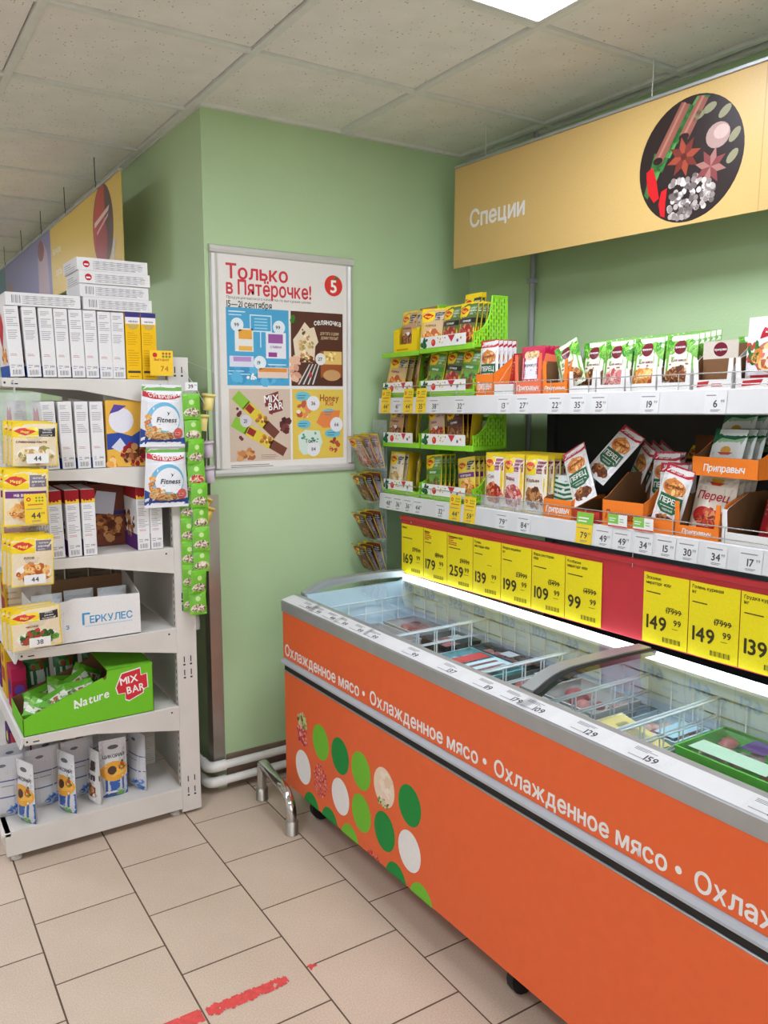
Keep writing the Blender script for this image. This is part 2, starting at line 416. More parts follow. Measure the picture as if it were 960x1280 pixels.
def pouch(w, h, t, design, back=None, top=0.05, bot=0.05, wtop=1.0, wbot=1.0, doy=False, curl=0.0, name='packet', mats='foil', nx=8, ny=12, bg=None, wr=0.0015):
    """a sealed bag: x across, z up from 0, front towards -y"""
    def prof(u, v):
        a = max(0.0, 1 - abs(2 * u - 1) ** 3)
        if doy: b_ = (1 - v) ** 0.8 * min(1, 0.35 + v * 6)
        else:
            vv = min(1, max(0, (v - bot * .6) / 0.22)) * min(1, max(0, (1 - top * .6 - v) / 0.22)); b_ = vv * vv * (3 - 2 * vv)
        return t / 2 * a * b_
    def wid(v): return w * (wbot + (wtop - wbot) * v)
    def P(x, y, hh, side=-1):
        u, v = x / w, y / h; b_ = prof(min(1, max(0, u)), min(1, max(0, v)))
        k = noise.noise(Vector((u * 3.1, v * 3.7, h * 31 + t * 77 + side))) * wr * (b_ > 0.0005)
        return Vector(((u - .5) * wid(v), side * (b_ + k + hh + 0.0004) + curl * (v * v) * h, y))
    mb = MB(); cb = back or rgb(205, 205, 205)
    for side in (-1, 1):
        V = [P(w * i / nx, h * j / ny, 0, side) for j in range(ny + 1) for i in range(nx + 1)]; F = []; C = []
        for j in range(ny):
            for i in range(nx):
                a = j * (nx + 1) + i; f = (a, a + 1, a + nx + 2, a + nx + 1)
                F.append(f if side < 0 else f[::-1]); C.append((bg((i + .5) / nx, (j + .5) / ny) if bg else cb) if side < 0 else cb)
        mb.raw(V, F, C, 0, True)
    pr = Pr(w, h); design(pr)
    pr.into(mb, lambda x, y, hh: P(x, y, hh + 0.0002))
    return mb.mesh(name, mats)

def carton(w, d, h, col, faces, name='box', mats='card', ch=0.0012):
    """closed box: x across 0..w, y 0..d, z 0..h; faces: dict of print functions front (-y), left (-x), right (+x), top"""
    mb = MB().box(0, w, 0, d, 0, h, col, 0, ch)
    mp = {'front': (w, h, flatmap((0, 0, 0), (1, 0, 0), (0, 0, 1))), 'left': (d, h, flatmap((0, d, 0), (0, -1, 0), (0, 0, 1))),
          'right': (d, h, flatmap((w, 0, 0), (0, 1, 0), (0, 0, 1))), 'top': (w, d, flatmap((0, 0, h), (1, 0, 0), (0, 1, 0)))}
    for k, fn in faces.items():
        pr = Pr(mp[k][0], mp[k][1]); fn(pr); pr.into(mb, mp[k][2])
    return mb.mesh(name, mats)

# frames of the right-hand wall: the shelves and the freezer run a little askew
YR = 2.655
def frame(a, t):
    ey = Vector((-a, 1, -t)).normalized(); ex = Vector((1, a, 0)); ex = (ex - ey * ex.dot(ey)).normalized(); ez = ex.cross(ey)
    R = Matrix((ex, ey, ez)).transposed().to_4x4(); p = Vector((1.8, YR, 1.2))
    return Matrix.Translation(p) @ R @ Matrix.Translation(-p)
MS = frame(0.015, 0.018); MF = frame(0.015, 0.005); MG = frame(0.025, -0.006)
def RZ(a): return Matrix.Rotation(a, 4, 'Z')
def T(*p): return Matrix.Translation(Vector(p))

# ================================================================ THE SETTING
XC, YW, XW, ZC = 1.112, 2.95, 2.352, 2.597          # column side, poster wall, right wall, ceiling
XL, YN, YF = -4.4, -3.2, 9.0
def slab(name, x0, x1, y0, y1, z0, z1, mat): return struct(name, MB().box(x0, x1, y0, y1, z0, z1), mat)
floor = slab('floor', XL, XW + .1, YN, YF, -0.06, -0.0014, 'grout')
wall_back = slab('wall_back', XC, XW + .1, YW, YW + .12, 0, ZC + .05, 'wall_paint')
slab('wall_column_side', XC, XC + .12, YW + .12, YF, 0, ZC + .05, 'wall_paint')
wall_right = slab('wall_right', XW, XW + .12, YN, YW, 0, ZC + .05, 'wall_paint')
slab('wall_left', XL - .1, XL, YN, YF, 0, ZC + .05, 'white_wall')
wn = MB().box(XL, -3.6, YN - .1, YN, 0, ZC + .05).box(1.6, XW + .1, YN - .1, YN, 0, ZC + .05).box(-3.6, 1.6, YN - .1, YN, 0, .5).box(-3.6, 1.6, YN - .1, YN, 2.45, ZC + .05)  # opening added in this unseen wall so world light reaches the room
struct('wall_near', wn, 'white_wall')
wf = MB()
for i in range(5): x = -3.6 + 1.3 * i; wf.box(x - .03, x + .03, YN - .07, YN - .03, .5, 2.45)
struct('added_window_1', wf.box(-3.6, 1.6, YN - .07, YN - .03, .5, .55).box(-3.6, 1.6, YN - .07, YN - .03, 2.4, 2.45), 'rail_white')  # unseen window frame, added around the opening that lets in fill light
slab('wall_far', XL, XC, YF, YF + .1, 0, ZC + .05, 'white_wall')
# floor tiles, laid in running bond; 300 mm with 4 mm joints
FX0, TS = 0.932, 0.300
ft = MB().box(0.0024, TS - .0024, 0.0026, TS - .0026, -0.0014, 0.0, ch=0.0005).mesh('floor_tile', 'floor_tile')
for k in range(-7, 5):
    off = 2.738 if k % 2 == 0 else 2.594
    x0 = FX0 + k * TS
    for n in range(-9, 2 if x0 > 1.1 else 6):
        y0 = off + n * TS
        obj('tile', ft, parent=floor, loc=(x0, y0, 0))
rest = MB()
for k in range(-18, 5):
    off = 2.738 if k % 2 == 0 else 2.594
    x0 = FX0 + k * TS
    for n in range(-20, 21):
        y0 = off + n * TS
        built = -7 <= k < 5 and -9 <= n < (2 if x0 > 1.1 else 6)
        if built or x0 < XL or y0 < YN or y0 + TS > YF or (x0 > XC and y0 > YW): continue
        rest.box(x0 + .002, x0 + TS - .002, y0 + .002, y0 + TS - .002, -0.0014, 0)
o = obj('tile_field', rest, 'floor_tile', parent=floor); o['kind'] = 'stuff'
# ceiling: slab, T-bars, mineral-fibre tiles, light panels in some cells
ceiling = slab('ceiling', XL - .1, XW + .2, YN - .1, YF + .1, ZC + .035, ZC + .12, 'white_wall')
CX0, CY0, CS = 0.491, 2.431, 0.6
tb = MB()
xs = [CX0 + CS * j for j in range(-8, 4)]
ys = [CY0 + CS * i for i in range(-9, 11)]
for x in xs: tb.box(x - .012, x + .012, YN, YF if x < XC + .01 else YW, ZC - .004, ZC + .03, ch=.001)
for y in ys: tb.box(XL, XC if y > YW else XW, y - .012, y + .012, ZC - .003, ZC + .028, ch=.001)
tb.box(XW - .020, XW, YN, YW, ZC - .0055, ZC + .02); tb.box(XC - .008, XW, YW - .02, YW, ZC - .006, ZC + .02); tb.box(XC - .010, XC + .001, YW - .008, YF, ZC - .007, ZC + .02)
obj('grid_bars', tb, 'tbar', parent=ceiling)
LIGHTS = {(1, -2), (-2, -2), (1, -7), (-2, -7), (-6, -2), (-6, -7), (-2, 3), (-6, 3), (-2, 8), (-6, 8)}
ct = MB().box(0.014, CS - .014, 0.014, CS - .014, 0.006, 0.02, ch=0.003).mesh('ceiling_tile', 'ceiling_tile')
ctn = MB().box(0.014, XW - (CX0 + CS * 3) - .02 + CS - CS, 0.014, CS - .014, 0.006, 0.02).mesh('ceiling_tile_cut', 'ceiling_tile')
far = MB()
for j in range(-8, 4):
    for i in range(-9, 11):
        x0, y0 = CX0 + CS * j, CY0 + CS * i
        if x0 >= XC - .1 and y0 >= YW - .02: continue
        if y0 + CS > YF + .1: continue
        if (j, i) in LIGHTS or j == 3: continue
        if -3 <= j and -3 <= i <= 7: obj('tile', ct, parent=ceiling, loc=(x0, y0, ZC))
        else: far.box(x0 + .014, x0 + CS - .014, y0 + .014, y0 + CS - .014, ZC + .006, ZC + .02)
o = obj('tile_field', far, 'ceiling_tile', parent=ceiling); o['kind'] = 'stuff'
pm = MB().box(0.03, CS - .03, 0.03, CS - .03, 0.0, 0.004).mesh('diffuser', 'panel_light')
fm = MB()
for a, b_, c_, d_ in ((0.012, .03, .012, CS - .012), (CS - .03, CS - .012, .012, CS - .012), (.03, CS - .03, .012, .03), (.03, CS - .03, CS - .03, CS - .012)): fm.box(a, b_, c_, d_, -0.002, 0.012, ch=.001)
fm = fm.mesh('frame', 'rail_white')
ldesc = {(1, -2): 'square white ceiling light panel above the chest freezer at top of photo'}
for n, (j, i) in enumerate(sorted(LIGHTS)):
    t_ = thing('ceiling_light', ldesc.get((j, i), f'ceiling light panel outside the view, {ORD[n]} counted from the far left corner'), 'light', loc=(CX0 + CS * j, CY0 + CS * i, ZC - .002), group='ceiling light panels')
    obj('diffuser', pm, parent=t_); obj('frame', fm, parent=t_)
# baseboard, steel corner guard, pipes
struct('baseboard_back', MB().box(XC + .035, XW, YW - .008, YW, 0, .138, ch=.002), 'base_brown')
st = MB().box(1.094, 1.142, YW - .004, YW - .001, .062, 1.192, ch=.0005); st.box(1.094, 1.0965, YW - .001, YW + .05, .062, 1.192)
struct('trim_1', st, 'steel')
def arc(c, r, a0, a1, n, f): return [f(c, r, a0 + (a1 - a0) * i / n) for i in range(n + 1)]
for z, nm in ((.112, 'upper'), (.048, 'lower')):
    yc = YW - .035; pth = [(1.06, 3.6, z)] + [(1.06 + .03 - .03 * cos(a), yc + .03 - .03 * sin(a), z) for a in [pi / 2 * i / 6 for i in range(7)]] + [(XW - .005, yc, z)]
    t_ = thing('heating_pipe', f'{nm} white plastic pipe along the foot of the poster wall', 'pipe', loc=(0, 0, 0), group='pipes along the poster wall')
    obj('pipe_run', MB().tube(pth, .0165, 12), 'pipe_white', t_)
    obj('elbow', MB().tube([(1.06, yc + .07, z), (1.06, yc + .03, z)] + pth[2:8] + [(1.13, yc, z)], .021, 12), 'pipe_white', t_)
vp = thing('wall_pipe', 'thin grey vertical pipe on the green wall above the spice shelf', 'pipe')
obj('pipe_run', MB().tube([(XW - .018, 2.52, 1.0), (XW - .018, 2.52, ZC)], .012, 10), 'grey_plastic', vp)
for z in (1.72, 2.02): obj('clamp', MB().box(XW - .034, XW, 2.503, 2.54, z, z + .02, ch=.002), 'grey_plastic', vp)
# worn red floor marking: ragged flakes of paint on the tiles
def paint(name, label, x0, x1, y0, y1, th, seed):
    mb = MB(); s = .004; nx, ny = int((x1 - x0) / s), int((y1 - y0) / s)
    for i in range(nx):
        for j in range(ny):
            x, y = x0 + i * s, y0 + j * s
            e = min(j, ny - 1 - j) / (ny / 2); f = noise.noise(Vector((x * 55, y * 70, seed))) * .7 + noise.noise(Vector((x * 160, y * 160, seed + 3))) * .4
            if f + min(1, e * 2.4) * .75 - th(i / nx) > 0: mb.face([(x, y, .0012), (x + s, y, .0012), (x + s, y + s, .0012), (x, y + s, .0012)])
    tag(obj(name, mb, 'red_paint'), label, 'floor marking', 'worn red floor line', None)
paint('floor_marking', 'long worn red paint strip across a beige tile in the foreground', .64, .872, 1.800, 1.848, lambda u: .25 + .35 * max(0, u - .6) * 2, 2)
paint('floor_marking', 'solid red paint corner cut off by the bottom edge of photo', .48, .628, 1.80, 1.850, lambda u: -.2, 5)
paint('floor_marking', 'small red paint chip beside a tile joint', .937, .962, 1.818, 1.846, lambda u: .3 + u * .5, 9)
# chrome trolley guard by the freezer corner
gd = thing('trolley_guard', 'low chrome hoop guard on the floor beside the freezer corner', 'guard rail', loc=(1.215, 2.63, 0))
pth = [(.01, .15, .0), (.01, .15, .12)] + [(.008, .15 - .035 + .035 * cos(a), .12 + .035 * sin(a)) for a in [pi / 2 * i / 6 for i in range(1, 7)]] + [(0, .03, .152)] + \
      [(-.004, -.05 - .09 * sin(a), .062 + .09 * cos(a)) for a in [pi / 2 * i / 9 for i in range(10)]] + [(-.006, -.143, .03), (-.006, -.145, 0)]
obj('hoop', MB().tube(pth, .0185, 16), 'chrome', gd)
for x, y in ((.01, .15), (-.006, -.144)):
    obj('foot_sleeve', MB().lathe([(0, .05), (.0195, .05), (.0235, .048), (.0235, .002), (.025, 0), (0, 0)], 18, cen=(x, y, .0)), 'steel', gd)

# ================================================================ CHEST FREEZER (frame MF: x depth, y along, z up)
FY1, FY0, FX, FB = 2.655, 0.25, 1.26, 1.86
fz = thing('chest_freezer', 'long orange chest freezer with glass lids below the price board', 'freezer', mtx=MF @ T(FX, FY1, 0))
def F(mb_or_me, name, mats, par=None): return obj(name, mb_or_me, mats, par or fz)
LY = -(FY1 - FY0)                                    # local: x 0..0.6, y 0..LY, z
body = MB().box(0.012, .60, LY, 0, .13, .39, ch=.004); body.box(0.012, .068, LY, 0, .38, .60); body.box(0.004, .03, LY, 0, .112, .556, ch=.003)
lowp = F(body, 'lower_body', 'orange_body')
mb = MB(); pr = Pr(-LY, .46)
P0 = flatmap((.0038, 0, .112), (0, -1, 0), (0, 0, 1))
LG, DG, WH = rgb(112, 186, 44), rgb(10, 138, 56), rgb(232, 230, 226)
def dot(y, z, c, r=.0575):
    n = 26; V = [(FY1 - y + r * cos(2 * pi * k / n), z - .112 + r * 1.1 * sin(2 * pi * k / n)) for k in range(n)]
    V = [(a, max(0.001, b_)) for a, b_ in V]; pr.add(V, [tuple(range(n))], c, 1)
meat = [rgb(205, 70, 80), rgb(226, 120, 124), rgb(180, 40, 52), rgb(236, 170, 168)]
herb = [rgb(120, 140, 60), rgb(190, 200, 130), rgb(70, 96, 40), rgb(214, 206, 160)]
rows = [(.375, [(2.515, 'a'), (2.383, LG), (2.251, DG), (2.119, LG), (1.985, 'c'), (1.850, DG)]), (.232, [(2.515, WH), (2.385, 'm'), (2.25, WH), (2.118, LG), (1.983, DG), (1.850, WH)]), (.095, [(2.455, DG), (2.325, DG), (2.19, LG), (2.05, 'm'), (1.92, DG), (1.79, LG)])]
for z, L_ in rows:
    for y, k in L_:
        if isinstance(k, tuple): dot(y, z, k); continue
        u, v = (FY1 - y) / pr.w, (z - .112) / pr.h
        if z < .1: pr.blobs(u, .02, .018, .016, meat, 14, .006, 2, 4); continue
        if k == 'm': pr.blobs(u, v, .052 / pr.w, .058 / pr.h, meat, 170, .005, 2, 5, 4)
        if k == 'a':
            pr.blobs(u, v + .07, .036 / pr.w, .03 / pr.h, herb, 60, .008, 2, 6); pr.blobs(u, v - .045, .04 / pr.w, .036 / pr.h, meat, 70, .008, 2, 8)
        if k == 'c':
            dot(y, z, rgb(232, 212, 184)); pr.blobs(u + .006, v + .04, .03 / pr.w, .03 / pr.h, [rgb(240, 222, 200), rgb(228, 200, 172)], 18, .016, 2, 3, 8)
            pr.blobs(u - .003, v - .04, .04 / pr.w, .03 / pr.h, [rgb(238, 205, 186), rgb(244, 226, 210)], 18, .016, 2, 9, 8); pr.blobs(u, v - .11, .035 / pr.w, .012 / pr.h, herb, 24, .007, 4, 3)
pr.into(mb, P0); F(mb, 'dot_print', 'print', lowp)
F(MB().box(0.006, .03, LY, 0, .560, .584), 'shadow_gap', 'black'); F(MB().box(0.002, .03, LY, 0, .556, .5605, ch=.001), 'edge_trim', 'alu')
F(MB().prism([(0.004, .584), (-.008, .588), (-.010, .596), (-.006, .606), (0.004, .609)], 1, LY, 0.003), 'bumper_strip', 'bumper_grey')
upp = F(MB().box(0.0, .04, LY, 0, .608, .786, ch=.003), 'upper_panel', 'orange_body')
for k in range(4):
    mb = MB(); pr = Pr(-LY, .178)
    pr.text('Охлажденное мясо •', (FY1 - 2.636) / pr.w + k * .5785 / pr.w, .20, .235, WH, 1, 1, align='l', wmax=.548 / pr.w)
    pr.into(mb, flatmap((-.0003, 0, .608), (0, -1, 0), (0, 0, 1)), step=.00015); F(mb, 'lettering', 'print', upp)
top = F(MB().prism([(-.003, .785), (-.004, .822), (.0, .826), (.05, .838), (.07, .838), (.07, .786)], 1, LY, 0.002), 'top_profile', 'alu')
lipq = MB(); lipq.face([(-.0025, .001, .8268), (.048, .001, .8388), (.048, LY, .8388), (-.0025, LY, .8268)][::-1])
lp = F(lipq, 'price_channel', 'rail_white', top)
ax = Vector((.0505, 0, .012)).normalized()
for y, t_ in ((.16, ''), (.235, ''), (.33, ''), (.41, ''), (.505, ''), (.59, ''), (.8, ''), (.97, '137'), (1.12, '119'), (1.225, '179'), (1.30, '109'), (1.46, '129'), (1.62, '159'), (1.89, '149'), (2.05, '169')):
    mb = MB(); pr = Pr(-LY, .052)
    pr.rect(y / pr.w - .022, .12, y / pr.w + .022, .92, rgb(208, 207, 205), 1, 1)
    pr.lines(y / pr.w - .018, .62, y / pr.w + .006, .85, 3, rgb(110, 110, 115), 2, .45, int(y * 100))
    pr.text(t_ or '99', y / pr.w + .004, .36, .36, rgb(60, 60, 66), 2, 1); pr.rect(y / pr.w - .018, .18, y / pr.w - .002, .24, rgb(150, 150, 155), 2, 1)
    pr.into(mb, flatmap((-.0025, 0, .8272), (0, -1, 0), ax)); F(mb, 'price_label', 'print', lp)
# inner tub
F(MB().box(.07, .085, LY, -.03, .40, .80).box(.565, .585, LY, -.03, .40, .838).box(.085, .565, -.04, -.025, .40, .84).box(.085, .565, LY, -.04, .40, .415).box(.07, .585, LY - .02, LY, .40, .84), 'inner_tub', 'freezer_inner')
F(MB().box(.585, .61, LY - .02, 0, .12, .838, ch=.003), 'back_wall', 'grey_plastic'); F(MB().box(.522, .585, LY - .02, 0, .832, .840), 'back_ledge', 'rail_white')
# curved lid profile
PROF = [(.078, .836), (.095, .842), (.118, .853), (.145, .863), (.175, .870), (.21, .874), (.30, .875), (.42, .874), (.525, .870)]
def rib(y0, y1, th, nm, mat, lift=0.0):
    o_ = [(x, z + lift + .004) for x, z in PROF]; i_ = [(x, z + lift - th) for x, z in PROF][::-1]
    return F(MB().prism(o_ + i_, 1, y0, y1), nm, mat)
rib(-.030, 0.002, .022, 'end_frame', 'alu', .006); rib(LY - .02, LY + .03, .018, 'end_frame', 'alu')
mid = -(FY1 - 1.435)
rib(mid - .004, mid + .038, .012, 'lid_frame', 'alu'); rib(mid - .022, mid - .004, .01, 'lid_seal', 'black', -.004)
def glass(y0, y1, nm):
    V, Fs = [], []
    for dz in (0, -.004):
        for x, z in PROF: V += [(x, y0, z + dz - .001), (x, y1, z + dz - .001)]
    n = len(PROF)
    for i in range(n - 1): Fs += [(2 * i, 2 * i + 1, 2 * i + 3, 2 * i + 2)]
    g = MB(); g.raw(V[:2 * n], Fs, mi=0, sm=True); F(g, nm, 'glass')
glass(mid + .038, -.03, 'glass_lid'); glass(LY + .03, mid - .022, 'glass_lid')
for y in (-.12, -1.2, -2.2):
    wl = MB().tube([(.095, y - .012, .05), (.095, y + .012, .05)], .05, 16); wl.box(.07, .12, y - .02, y + .02, .085, .135)
    F(wl, 'caster_wheel', 'black')
F(MB().box(.524, .536, LY, -.02, .841, .864, ch=.002), 'led_strip', 'led')
# wire baskets standing in the tub: each a thing
def basket(y0, y1, label):
    t_ = thing('wire_basket', label, 'basket', mtx=MF @ T(FX, FY1, 0), group='wire baskets in the freezer')
    x0, x1, z0, z1 = .10, .555, .645, .785; rw = .0024
    hor = MB()
    for z in (z0, .69, .735, z1): hor.tube([(x0, y0, z), (x1, y0, z), (x1, y1, z), (x0, y1, z)], rw if z < z1 else .0034, 6, closed=True)
    obj('hoop_wires', hor, 'wire_white', t_)
    ver = MB(); n = max(3, round((y1 - y0) / .075))
    for i in range(n + 1):
        y = y0 + (y1 - y0) * i / n; ver.tube([(x1, y, z1), (x1, y, z0), (x0, y, z0), (x0, y, z1)], rw, 6)
    for i in range(1, 6):
        x = x0 + (x1 - x0) * i / 6; ver.tube([(x, y0, z1), (x, y0, z0), (x, y1, z0), (x, y1, z1)], rw, 6)
    obj('upright_wires', ver, 'wire_white', t_)
BY = [-.05, -.50, -.93, -1.20, -1.42, -1.80, -2.38]
bl = ['white wire basket at the far end of the freezer', 'white wire basket of meat trays behind the aluminium lid frame', 'white wire basket just behind the aluminium lid frame', 'white wire basket just in front of the aluminium lid frame', 'white wire basket holding green meat trays', 'nearest white wire basket in the freezer']
for i in range(6): basket(BY[i + 1] + .006, BY[i] - .006, bl[i])
# meat trays
def meat_tray(w, d, h, tray, fill, lab, wrapc=True):
    mb = MB(); i = .012
    base = [(i, i), (w - i, i), (w - i, d - i), (i, d - i)]; topo = [(0, 0), (w, 0), (w, d), (0, d)]
    for k in range(4):
        j = (k + 1) % 4; mb.face([(*base[k], 0), (*base[j], 0), (*topo[j], h), (*topo[k], h)], tray)
    mb.face([(*p, 0) for p in base][::-1], tray)
    for k in range(4):
        j = (k + 1) % 4; inn = [(.006, .006), (w - .006, .006), (w - .006, d - .006), (.006, d - .006)]
        mb.face([(*topo[k], h), (*topo[j], h), (*inn[j], h), (*inn[k], h)], tray)
    return mb
def put_tray(x, y, z, w, d, h, tray, meatc, label, rz=0.0, sticker=None, tilt=0.0, seed=1):
    t_ = thing('meat_tray', label, 'tray', mtx=MF @ T(FX + x, FY1 + y, z) @ RZ(rz) @ Matrix.Rotation(tilt, 4, 'X'), group='trays and packs in the freezer')
    obj('tray', meat_tray(w, d, h, tray, None, None), 'print', t_)
    rd = random.Random(seed); mm = MB()
    for k in range(14):
        cx, cy, r = rd.uniform(.03, w - .03), rd.uniform(.03, d - .03), rd.uniform(.018, .032); zz = h * .55
        n = 8; ring = [[(cx + r * q * cos(2 * pi * a / n), cy + r * q * .8 * sin(2 * pi * a / n), zz + hz) for a in range(n)] for q, hz in ((1, -.004), (.75, .007), (.3, .011))]
        V = [p for q in ring for p in q]; Fs = [(a * n + b_, a * n + (b_ + 1) % n, (a + 1) * n + (b_ + 1) % n, (a + 1) * n + b_) for a in range(2) for b_ in range(n)] + [tuple(2 * n + b_ for b_ in range(n))]
        mm.raw(V, Fs, rd.choice(meatc), 0, True)
    obj('meat', mm, 'foil', t_)
    fl = MB(); fl.face([(0.003, 0.003, h + .001), (w - .003, .003, h + .001), (w - .003, d - .003, h + .001), (.003, d - .003, h + .001)]); obj('film', fl, 'wrap', t_)
    if sticker:
        sm = MB()
        for (a, b_, c_, d_, cc) in sticker: sm.face([(a * w, b_ * d, h + .002), (c_ * w, b_ * d, h + .002), (c_ * w, d_ * d, h + .002), (a * w, d_ * d, h + .002)], cc)
        obj('sticker', sm, 'print', t_)
GR, BK = rgb(96, 190, 62), rgb(38, 40, 46)
red_m = [rgb(176, 66, 66), rgb(196, 92, 86), rgb(150, 48, 52), rgb(214, 140, 130)]; pale = [rgb(226, 190, 178), rgb(214, 160, 150), rgb(190, 110, 104)]
Zp = .655
WB_ = rgb(200, 205, 210)
put_tray(.19, -.36, Zp, .19, .26, .05, rgb(196, 190, 190), red_m, 'pale tray of red meat at the far end of the freezer', .05, None, 0, 3)
put_tray(.39, -.30, Zp, .155, .22, .05, rgb(190, 186, 186), red_m, 'pale tray of red meat by the back wall of freezer', 0, None, 0, 33)
put_tray(.385, -.485, Zp, .16, .16, .05, BK, red_m, 'black tray beside the far red meat pack', 0, [(.5, .3, .8, .6, WB_)], 0, 8)
put_tray(.27, -.81, Zp + .005, .18, .27, .05, rgb(120, 190, 200), [rgb(200, 40, 46), W_, rgb(150, 205, 215)], 'blue and red film-wrapped pack with white stripes', 0, [(.05, .1, .95, .5, rgb(206, 230, 238)), (.1, .55, .9, .75, rgb(206, 46, 50)), (.15, .2, .85, .27, RED), (.15, .36, .85, .42, rgb(160, 40, 50))], .0, 4)
put_tray(.455, -.80, Zp + .005, .092, .27, .05, BK, red_m, 'narrow black tray behind the striped pack', 0, [(.25, .35, .75, .55, WB_)], 0, 5)
put_tray(.30, -.922, Zp, .24, .10, .05, BK, red_m, 'black tray leaning toward the aluminium lid frame', 0, [(.6, .3, .8, .7, WB_)], 0, 25)
put_tray(.14, -1.185, Zp, .19, .23, .05, rgb(190, 190, 188), red_m, 'grey tray of red meat under the lid frame', 0, None, 0, 6)
put_tray(.345, -1.185, Zp, .20, .23, .05, rgb(200, 196, 190), red_m, 'pale tray of dark red meat behind the wire divider', 0, None, 0, 16)
put_tray(.25, -1.41, Zp, .13, .17, .035, rgb(226, 214, 150), [rgb(226, 206, 140)], 'cream yellow pack leaning in the near basket', 0, [(.05, .05, .95, .95, rgb(228, 208, 132)), (.5, .2, .8, .8, W_)], .22, 9)
put_tray(.395, -1.41, Zp, .15, .17, .04, rgb(200, 222, 228), pale, 'pale blue film pack beside the cream yellow pack', 0, [(.1, .1, .9, .45, rgb(176, 214, 224))], .0, 10)
put_tray(.335, -1.70, Zp + .005, .21, .25, .06, GR, pale, 'green tray of pink meat farther of the two', 0, [(.55, .35, .9, .6, rgb(96, 70, 120)), (.1, .1, .4, .9, rgb(190, 220, 190))], .0, 11)
put_tray(.115, -1.70, Zp, .2, .24, .05, GR, pale, 'green tray of pink meat by the front wall', 0, [(.2, .3, .5, .8, rgb(200, 214, 190))], 0, 12)
put_tray(.315, -2.08, Zp + .005, .23, .25, .06, GR, red_m + pale, 'green tray with orange stripe nearest in the freezer', 0, [(.1, .1, .5, .9, rgb(208, 224, 196)), (.6, .05, .68, .95, rgb(232, 120, 60))], .0, 13)
put_tray(.115, -2.10, Zp, .18, .26, .05, rgb(196, 220, 230), pale, 'pale blue tray at the near end of the freezer', 0, None, 0, 14)

# ================================================================ PRICE BOARD above the freezer (frame MS)
bd = thing('price_board', 'long red board hung under the lower spice shelf', 'board', mtx=MS)
obj('panel', MB().box(1.803, 1.808, .30, 2.672, .862, 1.092, ch=.001), 'red_board', bd)
obj('edge_strip', MB().box(1.798, 1.812, .30, 2.675, 1.078, 1.095, ch=.002), 'red_board', bd)
for y in (2.6, 1.52, .7): obj('hanger_wire', MB().tube([(1.80, y, 1.07), (1.80, y, 1.115), (1.80, y - .03, 1.112)], .0015, 6), 'wire_chrome', bd)
CY = rgb(238, 216, 16); INK = rgb(60, 50, 20)
def card_mesh(p, cents, old, name, seed):
    w, h = .146, .198; mb = MB(); n = 8
    def P(x, y, hh): u = x / w; return Vector((x - w / 2, -(.0022 + .004 * sin(pi * u) * (0.4 + 0.6 * sin(seed * 1.7) ** 2) + hh), y))
    V = [P(w * i / n, h * j / 3, 0) for j in range(4) for i in range(n + 1)]
    mb.raw(V, [(j * (n + 1) + i, j * (n + 1) + i + 1, (j + 1) * (n + 1) + i + 1, (j + 1) * (n + 1) + i) for j in range(3) for i in range(n)], CY, 0, True)
    pr = Pr(w, h)
    L_ = name.split('|'); pr.text(L_[0], .06, .935, .045, INK, 2, 1, align='l', wmax=.85)
    if len(L_) > 1: pr.text(L_[1], .06, .865, .045, INK, 2, 1, align='l', wmax=.85)
    pr.lines(.07, .72, .55, .75, 1, INK, 2, .5, seed); pr.lines(.55, .555, .8, .57, 1, INK, 2, .5, seed)
    pr.text(old, .70, .515, .075, INK, 2, 1, align='c', wmax=.38)
    if old: pr.rect(.52, .51, .88, .518, INK, 3, 1)
    pr.text(p, .10, .31, .20, INK, 2, 1, align='l', wmax=.58); pr.text(cents, .71, .365, .085, INK, 2, 1, align='l', wmax=.2)
    pr.lines(.68, .27, .86, .285, 1, INK, 2, .5, seed); pr.barcode(.48, .06, .88, .13, INK, 2, 14)
    if seed in (1, 2): pr.lines(.05, .78, .4, .96, 5, rgb(200, 70, 30), 1, .5, seed)
    pr.into(mb, lambda x, y, hh: P(x, y, hh + .0003), step=.00015)
    return mb.mesh('price_card', 'print')
cards = [('169', '279', 'Мясо|'), ('179', '189', 'Мясо|'), ('259', '299', 'Говядина 600г|'), ('139', '', 'Гуляш|ресторан 400г'), ('199', '239', 'Бедро индейки|1кг'), ('109', '134', 'Фарш ресторан|400г'), ('99', '149', 'Колбаски|мираторг 400г'), None, ('149', '179', 'Эскалоп|мираторг 400г'), ('149', '179', 'Голень куриная|1кг'), ('139', '', 'Грудка куриная|1кг')]
y = 2.668; k = 0; yl = []
for c in cards:
    if c is None: y = 1.480; continue
    side = 'seventh' if k == 6 else ORD[k]
    tag(obj('price_card', card_mesh(c[0], '99', c[1] + '99' if c[1] else '', c[2], k), mtx=MS @ T(1.8028, y - .074, .866) @ RZ(-pi / 2)),
        f'{ORD[k]} yellow price card from the wall end of red board, reading {c[0]} 99', 'price card', 'yellow price cards on the red board')
    y -= .1485; k += 1

